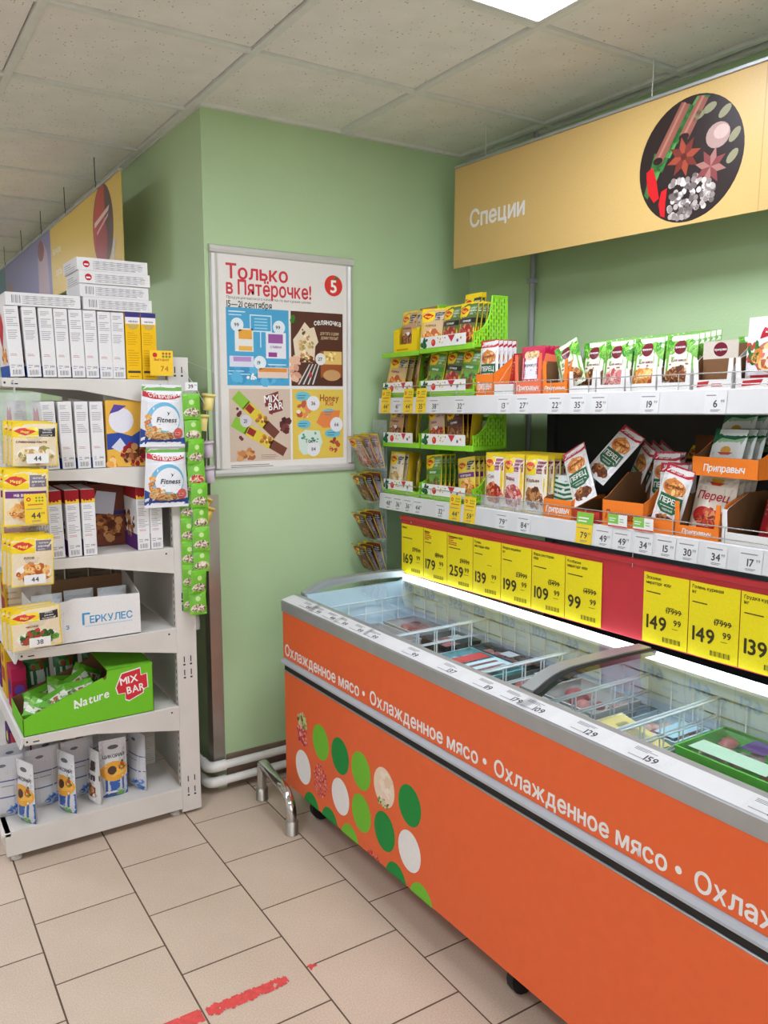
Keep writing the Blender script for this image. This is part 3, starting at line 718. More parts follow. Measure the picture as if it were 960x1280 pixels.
# ================================================================ SPICE SHELVES on the right wall (frame MS)
sh = thing('wall_shelving', 'wall shelving with two white spice shelves above the freezer', 'shelving', mtx=MS)
SY1, SY0, SX, SB = 2.815, 0.30, 1.80, 2.27
Z1, Z2 = 1.562, 1.174
obj('back_panel', MB().box(SB, SB + .012, SY0, 2.30, .10, Z1 + .0, ch=.001), 'dark_panel', sh)
for y in (2.30, 1.33, .35): obj('upright', MB().box(SB - .02, SB + .03, y - .02, y + .02, 0, Z1 - .005, ch=.002), 'dark_panel', sh)
for zt, nm in ((Z1, 'upper'), (Z2, 'lower')):
    s_ = obj('shelf', MB().box(SX + .004, SB, SY0, SY1, zt - .028, zt, ch=.002), 'white_metal', sh)
    obj('price_rail', MB().prism([(SX + .006, zt + .001), (SX - .004, zt - .001), (SX - .010, zt - .060), (SX - .004, zt - .063), (SX + .004, zt - .03)], 1, SY0, SY1), 'rail_white', s_)
    fw_ = MB(); y1w = 2.23 if nm == 'upper' else 2.80
    for dz in (.012, .042): fw_.tube([(SX + .006, SY0, zt + dz), (SX + .006, 2.80, zt + dz)], .0017, 6)
    for yy in [2.79 - i * .155 for i in range(17)]: fw_.tube([(SX + .006, yy, zt - .002), (SX + .006, yy, zt + .043)], .0014, 6)
    obj('front_wire', fw_, 'wire_chrome', s_)
    for yy in (2.78, 1.36): obj('bracket', MB().prism([(SX + .06, zt - .028), (SB, zt - .028), (SB, zt - .12)], 1, yy, yy + .003), 'white_metal', s_)
# price tags
def tag_mesh(num, yellow, green):
    w, h = (.062, .056) if not yellow else (.064, .094)
    c = rgb(216, 215, 212) if not yellow else rgb(236, 200, 40); mb = MB(); mb.box(-w / 2, w / 2, -.0006, 0, 0, h, c)
    pr = Pr(w, h); g = rgb(70, 68, 70); v = 1 if not yellow else .6
    pr.lines(.06, .80 * v, .8, .88 * v, 1, rgb(130, 128, 128), 1, .6, len(num)); pr.text(num, .5, .46 * v, .34 * v, g, 1, 1); pr.text('99', .82, .56 * v, .14 * v, g, 1, 0); pr.lines(.3, .10 * v, .85, .22 * v, 2, rgb(120, 118, 118), 1, .5, 3)
    if yellow:
        pr.circ(.2, .82, .0065, RED, 1); pr.circ(.2, .82, .003, c, 2)
        for a in range(3):
            for b_ in range(2): pr.circ(.55 + a * .14, .86 - b_ * .1, .0032, rgb(110, 150, 40), 1, 8)
        pr.rect(.15, .62, .85, .66, rgb(190, 110, 40), 1, 1)
    if green:
        pr.rect(0, .62, 1, 1, rgb(130, 190, 70), 2, 1); pr.lines(.1, .7, .9, .9, 2, W_, 3, .4, 3)
    pr.into(mb, flatmap((-w / 2, -.0006, 0), (1, 0, 0), (0, 0, 1))); return mb.mesh('price_tag', 'print')
upt = [(2.763, '44', 1, 0), (2.684, '41', 0, 0), (2.608, '44', 1, 0), (2.524, '35', 1, 0), (2.439, '38', 0, 0), (2.29, '32', 0, 0), (2.06, '13', 0, 0), (1.969, '27', 0, 0), (1.825, '22', 0, 0), (1.734, '35', 0, 0), (1.651, '35', 0, 0), (1.474, '19', 0, 0), (1.273, '6', 0, 0)]
lot = [(2.748, '48', 0, 0), (2.68, '36', 0, 0), (2.612, '36', 0, 0), (2.544, '44', 0, 0), (2.401, '32', 0, 0), (2.316, '44', 1, 0), (2.234, '59', 1, 0), (2.061, '79', 0, 0), (1.956, '84', 0, 0), (1.697, '79', 1, 1), (1.622, '49', 0, 0), (1.553, '49', 0, 0), (1.478, '34', 0, 0), (1.405, '15', 0, 0), (1.336, '30', 0, 0), (1.252, '34', 0, 0), (1.157, '17', 0, 0)]
for L_, zt, nm in ((upt, Z1, 'upper'), (lot, Z2, 'lower')):
    for k, (y, num, ye, gr) in enumerate(L_):
        me = tag_mesh(num, ye, gr)
        tag(obj('price_tag', me, mtx=MS @ T(SX - (.0108 if not ye else .0112), y, zt - .0605) @ RZ(-pi / 2) @ Matrix.Rotation(-.095, 4, 'X')),
            f'{"yellow" if ye else "white"} tag reading {num}, {ORD[k]} from the left on the {nm} shelf rail', 'price tag', 'price tags on the spice shelf rails')
# two green and white offer cards standing on the lower rail
for k, y in enumerate((1.573, 1.483)):
    mb = MB().box(-.034, .034, -.0006, 0, 0, .036, rgb(236, 234, 230)); pr = Pr(.068, .036); pr.rect(0, .25, .55, 1, rgb(132, 196, 80), 1, 1); pr.lines(.06, .45, .5, .8, 2, W_, 2, .4, 3); pr.lines(.62, .4, .95, .8, 2, rgb(150, 190, 120), 2, .4, 4); pr.rect(0, 0, 1, .1, RED, 1, 1)
    pr.into(mb, flatmap((-.034, -.0006, 0), (1, 0, 0), (0, 0, 1)))
    tag(obj('offer_card', mb, 'print', mtx=MS @ T(SX - .006, y, Z2 + .004) @ RZ(-pi / 2)), f'{("farther", "nearer")[k]} green and white offer card on the lower shelf rail', 'card', 'offer cards')

# ---------------------------------------------------------------- packet designs
FOODS = {'brown': [rgb(120, 66, 36), rgb(164, 100, 52), rgb(92, 46, 26), rgb(196, 140, 86)], 'red': [rgb(176, 40, 34), rgb(204, 84, 52), rgb(140, 26, 26), rgb(226, 150, 90)],
         'green': [rgb(60, 120, 40), rgb(100, 160, 60), rgb(40, 84, 30), rgb(190, 60, 50)], 'cream': [rgb(226, 200, 150), rgb(240, 224, 186), rgb(206, 164, 104), rgb(160, 150, 80)],
         'orange': [rgb(214, 130, 50), rgb(232, 164, 80), rgb(180, 90, 36), rgb(240, 200, 130)], 'pink': [rgb(206, 110, 110), rgb(226, 160, 150), rgb(170, 70, 76), rgb(240, 206, 190)]}
def logo(p, u, v, ru, rv, s=.5):
    p.poly([(u - ru, v + rv * .1), (u - ru * .5, v + rv * .85), (u, v + rv), (u + ru * .5, v + rv * .85), (u + ru, v + rv * .1), (u + ru * .45, v - rv * .6), (u, v - rv), (u - ru * .45, v - rv * .6)], rgb(206, 44, 30), 3)
    p.text('Maggi', u, v, rv * .62, rgb(250, 226, 90), 5, 1, wmax=ru * 1.5)
def d_sachet(food, band, bandc, lab='', bg=rgb(226, 214, 190), plate=None, seed=1):
    def f(p):
        p.rect(0, 0, 1, 1, bg, 1); p.rect(0, .91, 1, 1, YEL, 2); p.rect(0, 0, .025, 1, YEL, 2); p.rect(.975, 0, 1, 1, YEL, 2); p.rect(0, 0, 1, .03, YEL, 2)
        p.rect(.0, .66, .56, .94, YEL, 2); logo(p, .28, .80, .24, .085)
        p.rect(.58, .69, .95, .9, bandc, 2); p.text('на второе', .765, .85, .026, W_, 4, 1, wmax=.32); p.text('для мяса', .765, .79, .034, W_, 4, 1, wmax=.32); p.lines(.62, .71, .9, .75, 2, W_, 4, .3, seed)
        if band: p.rect(.05, .5, .95, .62, band, 3); p.text(lab or 'приправа', .5, .56, .06, W_, 5, 1, wmax=.8)
        else: p.text(lab or 'для мяса', .42, .57, .06, rgb(120, 30, 30), 5, 1, wmax=.7)
        if plate: p.ell(.52, .27, .42, .19, plate, 2, 20, 2)
        p.blobs(.52, .26, .36, .17, FOODS[food], 60, .011, 3, seed)
    return f
def d_pepper(p):
    p.rect(0, 0, 1, 1, rgb(232, 230, 228), 1); p.rect(0, .86, 1, 1, rgb(190, 24, 52), 2); p.text('БОЛЬШАЯ ПАЧКА', .5, .955, .032, W_, 5, 1, wmax=.85); p.text('ВЫГОДА 35г', .5, .905, .035, W_, 5, 1, wmax=.85)
    p.ell(.5, .68, .4, .13, rgb(214, 132, 62), 2, 18, 2); p.blobs(.5, .68, .36, .11, FOODS['orange'], 26, .008, 3, 4); p.text('Приправыч', .5, .70, .045, rgb(110, 40, 20), 6, 1, wmax=.66, rot=.08)
    p.poly([(.08, .36), (.1, .56), (.9, .56), (.92, .36), (.7, .28), (.3, .28)], rgb(20, 98, 62), 3); p.text('ПЕРЕЦ', .5, .47, .085, W_, 6, 1, wmax=.72); p.rect(.2, .375, .8, .385, W_, 4); p.text('черный', .5, .335, .04, W_, 6, 0, wmax=.5)
    p.ell(.5, .15, .4, .1, rgb(120, 62, 40), 2, 18, 2); p.blobs(.5, .15, .36, .085, FOODS['brown'], 30, .007, 3, 5)
def d_pinkpack(p):
    p.rect(0, 0, 1, 1, rgb(190, 30, 70), 1); p.rect(.12, .3, .88, .76, rgb(228, 226, 226), 2); p.ell(.5, .82, .32, .12, rgb(236, 190, 150), 2, 16, 2); p.blobs(.5, .84, .24, .07, FOODS['cream'], 16, .007, 3, 2)
    p.text('кунжут', .5, .60, .07, rgb(80, 80, 90), 5, 1, wmax=.62); p.lines(.22, .4, .78, .52, 3, rgb(120, 110, 110), 3, .4, 2); p.blobs(.5, .2, .4, .12, FOODS['cream'], 50, .007, 3, 7)
def d_greenpouch(food, seed):
    def f(p):
        p.rect(0, 0, 1, 1, rgb(226, 228, 206), 1); p.poly([(0, 1), (0, .55), (.15, .62), (.3, .86), (.7, .86), (.85, .62), (1, .55), (1, 1)], rgb(112, 176, 60), 2)
        p.blobs(.15, .8, .05, .12, [rgb(60, 140, 40), rgb(140, 200, 80)], 16, .012, 2.4, seed); p.blobs(.85, .8, .05, .12, [rgb(60, 140, 40), rgb(140, 200, 80)], 16, .012, 2.4, seed + 1)
        p.ell(.5, .77, .19, .135, rgb(110, 24, 40), 4, 20); p.text('приправа', .5, .77, .04, W_, 6, 1, wmax=.32)
        p.text('для мяса', .5, .53, .05, rgb(130, 40, 60), 5, 1, wmax=.7); p.lines(.2, .44, .8, .49, 1, rgb(150, 90, 90), 3, .6, seed)
        p.ell(.5, .23, .42, .19, rgb(206, 190, 160), 2, 18, 2); p.blobs(.5, .22, .38, .16, FOODS[food], 60, .011, 3, seed)
    return f
def d_meatpack(p):
    p.rect(0, 0, 1, 1, rgb(226, 224, 224), 1); p.poly([(.25, .68), (.9, .8), (.94, .95), (.3, .84)], rgb(176, 26, 40), 3); p.lines(.34, .76, .84, .9, 2, W_, 4, .3, 3, False)
    p.ell(.58, .42, .44, .24, rgb(190, 120, 90), 2, 20, 2); p.blobs(.58, .42, .4, .2, FOODS['pink'] + FOODS['orange'], 70, .014, 3, 6, 7); p.blobs(.12, .5, .12, .15, FOODS['green'], 20, .01, 4, 2)
    p.rect(.1, .06, 1, .17, rgb(170, 26, 44), 3); p.text('приправа', .55, .115, .06, W_, 6, 1, wmax=.7)
def d_bigpepper(p):
    p.rect(0, 0, 1, 1, rgb(226, 214, 196), 1); p.ell(.5, .88, .16, .07, rgb(222, 170, 40), 2, 10); p.poly([(.3, .84), (.7, .84), (.6, .79), (.4, .79)], rgb(200, 70, 40), 3)
    p.text('Перец', .5, .62, .13, rgb(186, 24, 40), 5, 1, wmax=.86, shear=.2); p.ell(.32, .3, .26, .14, rgb(190, 26, 34), 2, 18, 2); p.ell(.68, .26, .28, .15, rgb(206, 40, 44), 3, 18, 2); p.blobs(.5, .3, .35, .12, FOODS['red'], 24, .012, 4, 3); p.rect(.2, .05, .9, .13, rgb(186, 24, 40), 3)
def d_greentop(p):
    p.rect(0, 0, 1, 1, rgb(222, 226, 222), 1); p.poly([(0, 1), (0, .62), (.3, .78), (.7, .74), (1, .82), (1, 1)], rgb(16, 96, 62), 2); p.ell(.5, .5, .16, .1, rgb(214, 160, 40), 2, 10); p.poly([(.26, .46), (.74, .46), (.62, .4), (.38, .4)], rgb(190, 60, 50), 3)
    p.text('Укроп', .5, .28, .1, rgb(30, 90, 80), 5, 1, wmax=.7, shear=.2); p.rect(0, 0, 1, .14, rgb(120, 170, 110), 2); p.blobs(.5, .1, .4, .06, FOODS['green'], 20, .008, 3, 2)
def d_zebra(p):
    p.rect(0, 0, 1, 1, rgb(226, 232, 224), 1)
    for i in range(6): p.poly([(.02, .95 - i * .15), (.5, .88 - i * .15), (.98, .97 - i * .15), (.98, .91 - i * .15), (.5, .80 - i * .15), (.02, .89 - i * .15)], rgb(24, 110, 66), 2)
def d_grey(p): p.rect(0, 0, 1, 1, rgb(176, 172, 170), 1); p.lines(.1, .1, .9, .8, 8, rgb(120, 118, 118), 2, .3, 4)
def d_redback(p): p.rect(0, 0, 1, 1, rgb(160, 26, 40), 1); p.lines(.1, .5, .9, .85, 4, rgb(226, 190, 180), 2, .3, 4); p.blobs(.5, .25, .35, .14, FOODS['red'], 26, .01, 3, 4)
PK = {}
def pk(key, *a, **k): PK[key] = pouch(*a, **k); return PK[key]
yb = rgb(226, 190, 40)
SA = (.098, .15, .012)
for key, args in {'meat': ('brown', None, rgb(30, 30, 32), 'говядина'), 'chick': ('orange', None, rgb(80, 82, 86), 'курица'), 'juicy': ('red', rgb(26, 26, 28), rgb(120, 150, 110), 'сочная'), 'herb': ('green', rgb(60, 130, 50), rgb(140, 180, 140), 'овощи'),
                  'pasta': ('cream', None, rgb(96, 96, 104), 'паста'), 'purple': ('orange', rgb(110, 40, 120), rgb(28, 28, 30), 'на второе'), 'soup': ('red', None, rgb(150, 60, 80), 'борщ'), 'dark': ('brown', rgb(60, 22, 22), rgb(30, 28, 30), 'гуляш'), 'rice': ('cream', rgb(206, 120, 40), rgb(80, 80, 90), 'плов')}.items():
    pk(key, *SA, d_sachet(*args, plate=rgb(236, 232, 224) if key in ('pasta', 'soup', 'rice', 'meat') else None, seed=len(key) + 3,
       bg={'meat': rgb(190, 150, 110), 'chick': rgb(206, 176, 130), 'juicy': rgb(90, 110, 50), 'herb': rgb(110, 140, 50), 'dark': rgb(96, 40, 30), 'purple': rgb(222, 200, 90), 'soup': rgb(200, 170, 150)}.get(key, rgb(226, 214, 190))), back=yb)
pk('tall_soup', .098, .19, .018, d_sachet('red', None, rgb(150, 60, 90), 'Суп', bg=rgb(228, 222, 216), plate=rgb(226, 150, 130), seed=5), back=yb)
pk('tall_pink', .098, .19, .018, d_sachet('pink', None, rgb(140, 60, 80), 'Борщ', bg=rgb(228, 214, 210), plate=rgb(190, 60, 60), seed=8), back=yb)
pk('tall_cream', .104, .19, .018, d_sachet('brown', None, rgb(130, 40, 60), 'Жюльен', bg=rgb(226, 220, 208), plate=rgb(236, 226, 206), seed=11), back=yb)
pk('pepper', .092, .185, .014, d_pepper, back=rgb(214, 212, 210)); pk('pinkpack', .105, .15, .016, d_pinkpack, back=rgb(180, 30, 60))
for k, fd in (('gp1', 'brown'), ('gp2', 'pink'), ('gp3', 'orange'), ('gp4', 'brown')): pk(k, .100, .145, .016, d_greenpouch(fd, ord(k[2])), back=rgb(112, 176, 60))
pk('meatpack', .15, .17, .02, d_meatpack, back=rgb(214, 212, 212)); pk('bigpepper', .115, .17, .018, d_bigpepper, back=rgb(206, 196, 180)); pk('greentop', .105, .12, .014, d_greentop, back=rgb(150, 190, 150))
pk('zebra', .10, .10, .015, d_zebra, back=rgb(214, 222, 214)); pk('grey', .09, .13, .014, d_grey, back=rgb(160, 156, 152)); pk('redback', .1, .14, .014, d_redback, back=rgb(150, 30, 40))
GRP = 'seasoning packets on the spice shelves'
def put(key, y, x, z, label, lean=-.12, yaw=0.0, roll=0.0, group=GRP, cat='packet', name='seasoning_packet'):
    """stand a packet on the spice shelves; y along, x depth, z base height"""
    return tag(obj(name, PK[key], mtx=MS @ T(x, y, z) @ RZ(-pi / 2 + yaw) @ Matrix.Rotation(roll, 4, 'Y') @ Matrix.Rotation(lean, 4, 'X')), label, cat, group)

# ---------------------------------------------------------------- green plastic display racks
def side_panel(dep, hgt, thick=.003):
    """perforated cheek in the x-z plane: tall at the back, swept down at the front"""
    mb = MB()
    def edge(x): t_ = x / dep; return .045 + (hgt - .045) * (1 - math.sqrt(max(0, 1 - min(1, t_ / .55) ** 2)))
    cw = dep / 13; 
    for c in range(13):
        xa = c * cw
        for (x0, x1, solid) in ((xa, xa + cw * .5, True), (xa + cw * .5, xa + cw, False)):
            zt = edge((x0 + x1) / 2); z = 0.0
            if solid or x0 > dep - cw * 1.1: mb.box(x0, x1 + .0002, 0, thick, 0, zt); continue
            z = -.012 + (.012 if c % 2 else 0)
            while z < zt:
                a, b_ = max(0, z), min(zt, z + .008)
                if b_ > a: mb.box(x0, x1, 0, thick, a, b_)
                z += .024
            mb.box(x0, x1, 0, thick, max(0, zt - .008), zt); mb.box(x0, x1, 0, thick, 0, .008)
    pts = [(dep * i / 20, thick / 2, edge(dep * i / 20)) for i in range(21)]
    mb.tube(pts, .0028, 6); mb.tube([(dep, thick / 2, 0), (dep, thick / 2, hgt)], .0028, 6)
    return mb.mesh('side_panel', 'rack_green')
DEP, HG = .155, .175
SPM = side_panel(DEP, HG)
def strip_print(wd):
    mb = MB().box(0, wd, -.0015, 0, 0, .040, rgb(234, 233, 228)); pr = Pr(wd, .04)
    pr.blobs(.09, .5, .07, .42, [rgb(30, 110, 60), rgb(20, 80, 44)], 12, .009, 1, 3, 8); pr.circ(.30, .42, .013, rgb(214, 60, 44), 1); pr.circ(.285, .5, .005, rgb(236, 120, 90), 2)
    pr.poly([(.62, .95), (.78, .95), (.7, .3)], rgb(196, 50, 60), 1); pr.blobs(.48, .6, .06, .3, [rgb(224, 180, 50), rgb(120, 150, 60)], 6, .004, 1, 5); pr.circ(.83, .4, .006, rgb(90, 100, 150), 1); pr.circ(.9, .6, .005, rgb(220, 150, 60), 1); pr.circ(.56, .75, .003, rgb(120, 60, 80), 1); pr.circ(.4, .8, .003, rgb(130, 160, 70), 1)
    pr.into(mb, flatmap((0, -.0015, 0), (1, 0, 0), (0, 0, 1))); return mb.mesh('front_strip', 'print')
def rack(y1, y0, z, label, cheeks=(0, 1), dep=DEP):
    """y1: wall-side end, y0: near end; local x runs toward the camera along the shelf, local y goes back"""
    wd = y1 - y0
    t_ = thing('display_rack', label, 'rack', mtx=MS @ T(SX + .012, y1, z) @ RZ(-pi / 2), group='light green plastic display racks')
    tr = MB().box(0, wd, 0, dep, -.010, -.004); tr.box(0, wd, -.004, .004, -.016, .006, ch=.001)
    for i in range(5): tr.box(wd * (i + .5) / 5 - .008, wd * (i + .5) / 5 + .008, 0, dep, -.016, -.010)
    obj('tray_floor', tr, 'rack_green', t_)
    obj('back_grid', MB().box(0, wd, dep - .004, dep, -.01, .03).box(0, wd, dep - .004, dep, .09, .105), 'rack_green', t_)
    for k in cheeks:
        x = .002 if k == 0 else wd - .003
        obj('side_panel', SPM, parent=t_, mtx=T(x, 0, -.006) @ RZ(pi / 2))
    obj('front_strip', strip_print(wd - .05), parent=t_, loc=(.01, -.004, .002))
    return t_
ZA, ZB, ZCc, ZD = 1.741, Z1 + .018, 1.382, Z2 + .018
rack(2.555, 2.238, ZA, 'light green rack on top of the stack, with juicy meat sachets'); 
rack(2.832 - .02, 2.56, ZB, 'light green rack on the upper shelf nearest the poster wall', cheeks=(1,)); rack(2.555, 2.238, ZB, 'light green rack on the upper shelf beside the first orange tray')
rack(2.812, 2.56, ZCc, 'light green rack under the upper shelf, nearest the poster wall', cheeks=(1,)); rack(2.548, 2.238, ZCc, 'light green rack under the upper shelf, beside the dark panel')
rack(2.812, 2.56, ZD, 'light green rack on the lower shelf nearest the poster wall', cheeks=(1,)); rack(2.548, 2.238, ZD, 'light green rack on the lower shelf beside the tall soup sachets')
# platform under the yellow display box, and the green legs that carry the upper tier
pf = thing('rack_platform', 'light green plastic platform carrying the yellow display box', 'rack', mtx=MS @ T(SX + .012, 2.832, ZA) @ RZ(-pi / 2), group='light green plastic display racks')
obj('tray_floor', MB().box(0.02, .272, 0, DEP, -.014, -.004).box(.02, .272, -.004, .004, -.02, -.002, ch=.001), 'rack_green', pf)
for x in (.13,): obj('leg', MB().prism([(x - .02, -.012), (x + .05, -.012), (x + .03, -.05), (x + .025, -.17), (x + .005, -.17), (x, -.05)], 1, .1, .104), 'rack_green', pf)
# yellow open display box
yb_ = thing('display_box', 'open yellow display box of sachets on the topmost green platform', 'display box', mtx=MS @ T(SX + .014, 2.735, ZA - .003) @ RZ(-pi / 2))
mb = MB(); wdt, dpt = .155, .13
mb.prism([(0, 0), (wdt, 0), (wdt, .085), (wdt * .8, .085), (wdt * .78, .03), (wdt * .24, .03), (wdt * .2, .085), (0, .085)], 1, 0, .0015, rgb(238, 206, 20))
for x in (0, wdt - .0015): mb.prism([(0, 0), (dpt, 0), (dpt, .17), (dpt * .6, .12), (0, .085)], 0, x, x + .0015, rgb(232, 200, 24))
mb.box(0, wdt, dpt - .0015, dpt, 0, .18, rgb(176, 130, 86)); mb.box(0, wdt, 0, dpt, 0, .0015, rgb(190, 150, 100))
pr = Pr(wdt, .085); pr.lines(.12, .08, .88, .2, 1, rgb(190, 150, 10), 1, .6, 3); pr.into(mb, flatmap((0, 0, 0), (1, 0, 0), (0, 0, 1)))
obj('carton', mb, 'card', yb_)
for i in range(6): put('meat' if i == 0 else 'pasta', 2.66, SX + .028 + .0185 * i, ZA + .004, f'yellow sachet with brown meat picture, {ORD[i]} in the yellow display box', -.1, 0)
def fill(y1, y0, z, keys, name, lean=-.16, dx=.03, n_deep=4):
    n = len(keys)
    for i, kspec in enumerate(keys):
        k, yaw, roll, *yo = kspec if isinstance(kspec, tuple) else (kspec, 0, 0)
        y = y1 - .055 - (y1 - y0 - .11) * (i / max(1, n - 1))
        if yo: y = y1 - yo[0]
        for d in range(n_deep if abs(yaw) < .4 else 2 if abs(yaw) < .8 else 1):
            put(k, y - .003 * d, SX + dx + (.019 + .05 * abs(yaw)) * d + .006 * (i % 2) + .03 * (abs(yaw) > .8), z + .002, f'{name}, stack {ORD[i]} from wall, {ORD[d]} from front', lean, yaw, roll)
fill(2.555, 2.245, ZA, [('chick', .5, .0, .05), ('juicy', 0, 0, .145), ('juicy', 0, 0, .247)], 'yellow sachet in topmost green rack')
pk('herb_tall', .098, .20, .012, d_sachet('green', rgb(26, 26, 28), rgb(60, 60, 50), 'сочная', bg=rgb(90, 110, 50), seed=7), back=yb)
for i in range(2): put('herb_tall', 2.405, SX + .120 + .017 * i, ZA + .002, f'yellow sachet standing tall behind the topmost rack, {ORD[i]} from front', -.16, 0)
fill(2.815, 2.565, ZB, [('chick', .2, .12), ('meat', -.5, -.18)], 'meat sachet in upper-shelf rack by poster wall')
fill(2.555, 2.245, ZB, [('herb', 0, .1), ('juicy', 0, .1), ('herb', 0, .1)], 'green vegetable sachet in upper-shelf rack')
fill(2.815, 2.565, ZCc, [('meat', 0, .06, .058), ('dark', -1.1, 0, .128), ('rice', -.7, -.05, .212)], 'sachet in under-shelf rack by poster wall', -.1)
fill(2.548, 2.245, ZCc, [('soup', 0, -.15, .075), ('dark', 0, -.15, .18), ('purple', -1.1, 0, .26)], 'sachet in under-shelf rack by dark panel', -.1)
fill(2.815, 2.565, ZD, [('pasta', 0, .05, .058), ('dark', -1.1, 0, .128), ('rice', -.7, -.05, .212)], 'sachet in lower-shelf rack by poster wall', -.1)
fill(2.548, 2.245, ZD, [('herb', 0, -.1), ('purple', 0, -.15)], 'sachet in lower-shelf rack by soup sachets', -.1, n_deep=4)

# ---------------------------------------------------------------- open display trays
def tray(y1, y0, x0, dep, z, hf, hb, outer, label, txt=None, tcol=W_, inner=BRN, notch=True, win=None, logo_=None, roll=0.0):
    wd = y1 - y0; t_ = thing('display_tray', label, 'display tray', mtx=MS @ T(x0, y1, z) @ RZ(-pi / 2 + roll), group='open cardboard display trays')
    th = .002; mb = MB()
    if win: mb.prism([(0, 0), (wd, 0), (wd, hf * 1.7), (wd - .012, hf * 1.7), (wd - .016, hf * .55), (.016, hf * .55), (.012, hf * 1.7), (0, hf * 1.7)], 1, 0, th, outer)
    else: mb.box(0, wd, 0, th, 0, hf, outer)
    fo = obj('front_lip', mb, 'card', t_)
    for x in (0, wd - th):
        s_ = MB(); poly = [(0, 0), (dep, 0), (dep, hb), (dep * .55, hb), (dep * .12, hf * (1.7 if win else 1.15)), (0, hf)]
        s_.prism(poly, 0, x, x + th * .5, outer if x == 0 else inner); s_.prism(poly, 0, x + th * .5, x + th, inner if x == 0 else outer); obj('side_wall', s_, 'card', t_)
    bk = MB().box(th, wd - th, dep - th, dep - th * .5, th, hb, inner); bk.box(0, wd, dep - th * .5, dep, 0, hb, outer); obj('back_wall', bk, 'card', t_)
    obj('bottom', MB().box(th, wd - th, th, dep - th, 0, th, inner), 'card', t_)
    if txt or logo_:
        p = Pr(wd, hf); m2 = MB()
        if txt: p.text(txt, .5, .45 if not win else .28, .36 if not win else .22, tcol, 2, 1, wmax=.8, shear=.15)
        if logo_: p.poly([(.1, .12), (.38, .2), (.42, .48), (.12, .42)], rgb(190, 36, 44), 1); p.lines(.48, .15, .9, .4, 2, rgb(206, 70, 70), 1, .4, 4)
        p.into(m2, flatmap((0, 0, 0), (1, 0, 0), (0, 0, 1))); obj('lettering', m2, 'print', fo)
    return t_
OR, WT = rgb(240, 128, 40), rgb(228, 226, 222)
X1 = SX + .016
# upper shelf
tray(2.232, 2.140, X1, .16, Z1 + .001, .072, .13, OR, 'orange display tray holding the pepper packets on the upper shelf', 'Приправыч')
for i in range(5): put('pepper', 2.186, X1 + .016 + .02 * i, Z1 + .004, f'white pepper packet with red top strip in the first orange tray, {ORD[i]} from front', -.05, 0)
tray(2.136, 2.040, X1, .16, Z1 + .001, .035, .12, WT, 'white display tray between the pepper and sesame trays', None, inner=rgb(232, 130, 50))
for i in range(4): put('redback', 2.085, X1 + .06 + .022 * i, Z1 + .004, f'dark red packet leaning back in the white tray, {ORD[i]} from front', -.2)
tray(2.034, 1.912, X1, .16, Z1 + .001, .075, .12, rgb(238, 120, 84), 'salmon pink display tray holding sesame packets', 'Приправыч', win=1)
for i in range(5): put('pinkpack', 1.973, X1 + .016 + .02 * i, Z1 + .004, f'crimson sesame packet in the salmon tray, {ORD[i]} from front', -.06)
for i in range(3): put('grey', 2.05 - .1 * i, X1 + .215, Z1 + .02, f'grey foil packet lying behind the sesame tray, {ORD[i]} from the left', -.5, 0)
tray(1.906, 1.800, X1, .16, Z1 + .001, .06, .10, OR, 'orange display tray of grey packets beside the green pouches', 'Приправыч', win=1)
for i in range(4): put('grey', 1.852, X1 + .058 + .022 * i, Z1 + .004, f'grey packet in the orange tray, {ORD[i]} from front', -.08, 0)
for i in range(2): put('redback', 1.85, X1 + .185 + .022 * i, Z1 + .002, f'red packet behind the grey packets, {ORD[i]} from front', -.1, 0)
put('gp1', 1.790, X1 + .020, Z1 + .02, 'green spice pouch tilted sideways over the grey packets', -.1, 0, -.38)
gx = [(1.633, 'gp2', 'second'), (1.526, 'gp3', 'third'), (1.419, 'gp4', 'fourth')]
for k, (y, key, nm) in enumerate([(1.740, 'gp1', 'first')] + gx):
    tray(y + .0525, y - .0525, X1, .17, Z1 + .001, .038, .075, WT, f'white display tray of the {nm} row of green spice pouches', None, win=1)
    for i in range(5):
        if k == 0 and i == 0: continue
        put(key, y, X1 + .02 + .024 * i, Z1 + .004 + .004 * i, f'green and white spice pouch, {nm} row, {ORD[i]} from front', -.12, 0)
for i in range(3): put('gp2', 1.32 - .012 * i, X1 + .195 + .022 * i, Z1 + .002, f'green pouch at the back behind the empty white tray, {ORD[i]} from the left', -.1, 0)
tray(1.358, 1.245, X1, .17, Z1 + .001, .045, .125, WT, 'nearly empty white tray showing brown cardboard inside', None, win=1, logo_=1)
mb = MB().box(0, .1, 0, .002, .0, .075, BRN).box(.0, .1, .0, .002, .075, .12, rgb(206, 196, 180)); pr = Pr(.1, .12); pr.ell(.5, .82, .2, .15, rgb(110, 24, 40), 1, 20); pr.text('приправа', .5, .82, .05, W_, 3, 1, wmax=.34); pr.into(mb, flatmap((0, 0, 0), (1, 0, 0), (0, 0, 1)))
tag(obj('divider_card', mb, 'card', mtx=MS @ T(X1 + .03, 1.352, Z1 + .004) @ RZ(-pi / 2)), 'brown cardboard divider with dark red disc inside the nearly empty tray', 'card')
tray(1.238, 1.06, X1, .17, Z1 + .001, .045, .10, WT, 'white tray of large meat seasoning packs at the right edge', None, win=1, logo_=1)
for i in range(4): put('meatpack', 1.15, X1 + .02 + .026 * i, Z1 + .004, f'large white pack with roast meat picture at right edge, {ORD[i]} from front', -.06, 0)
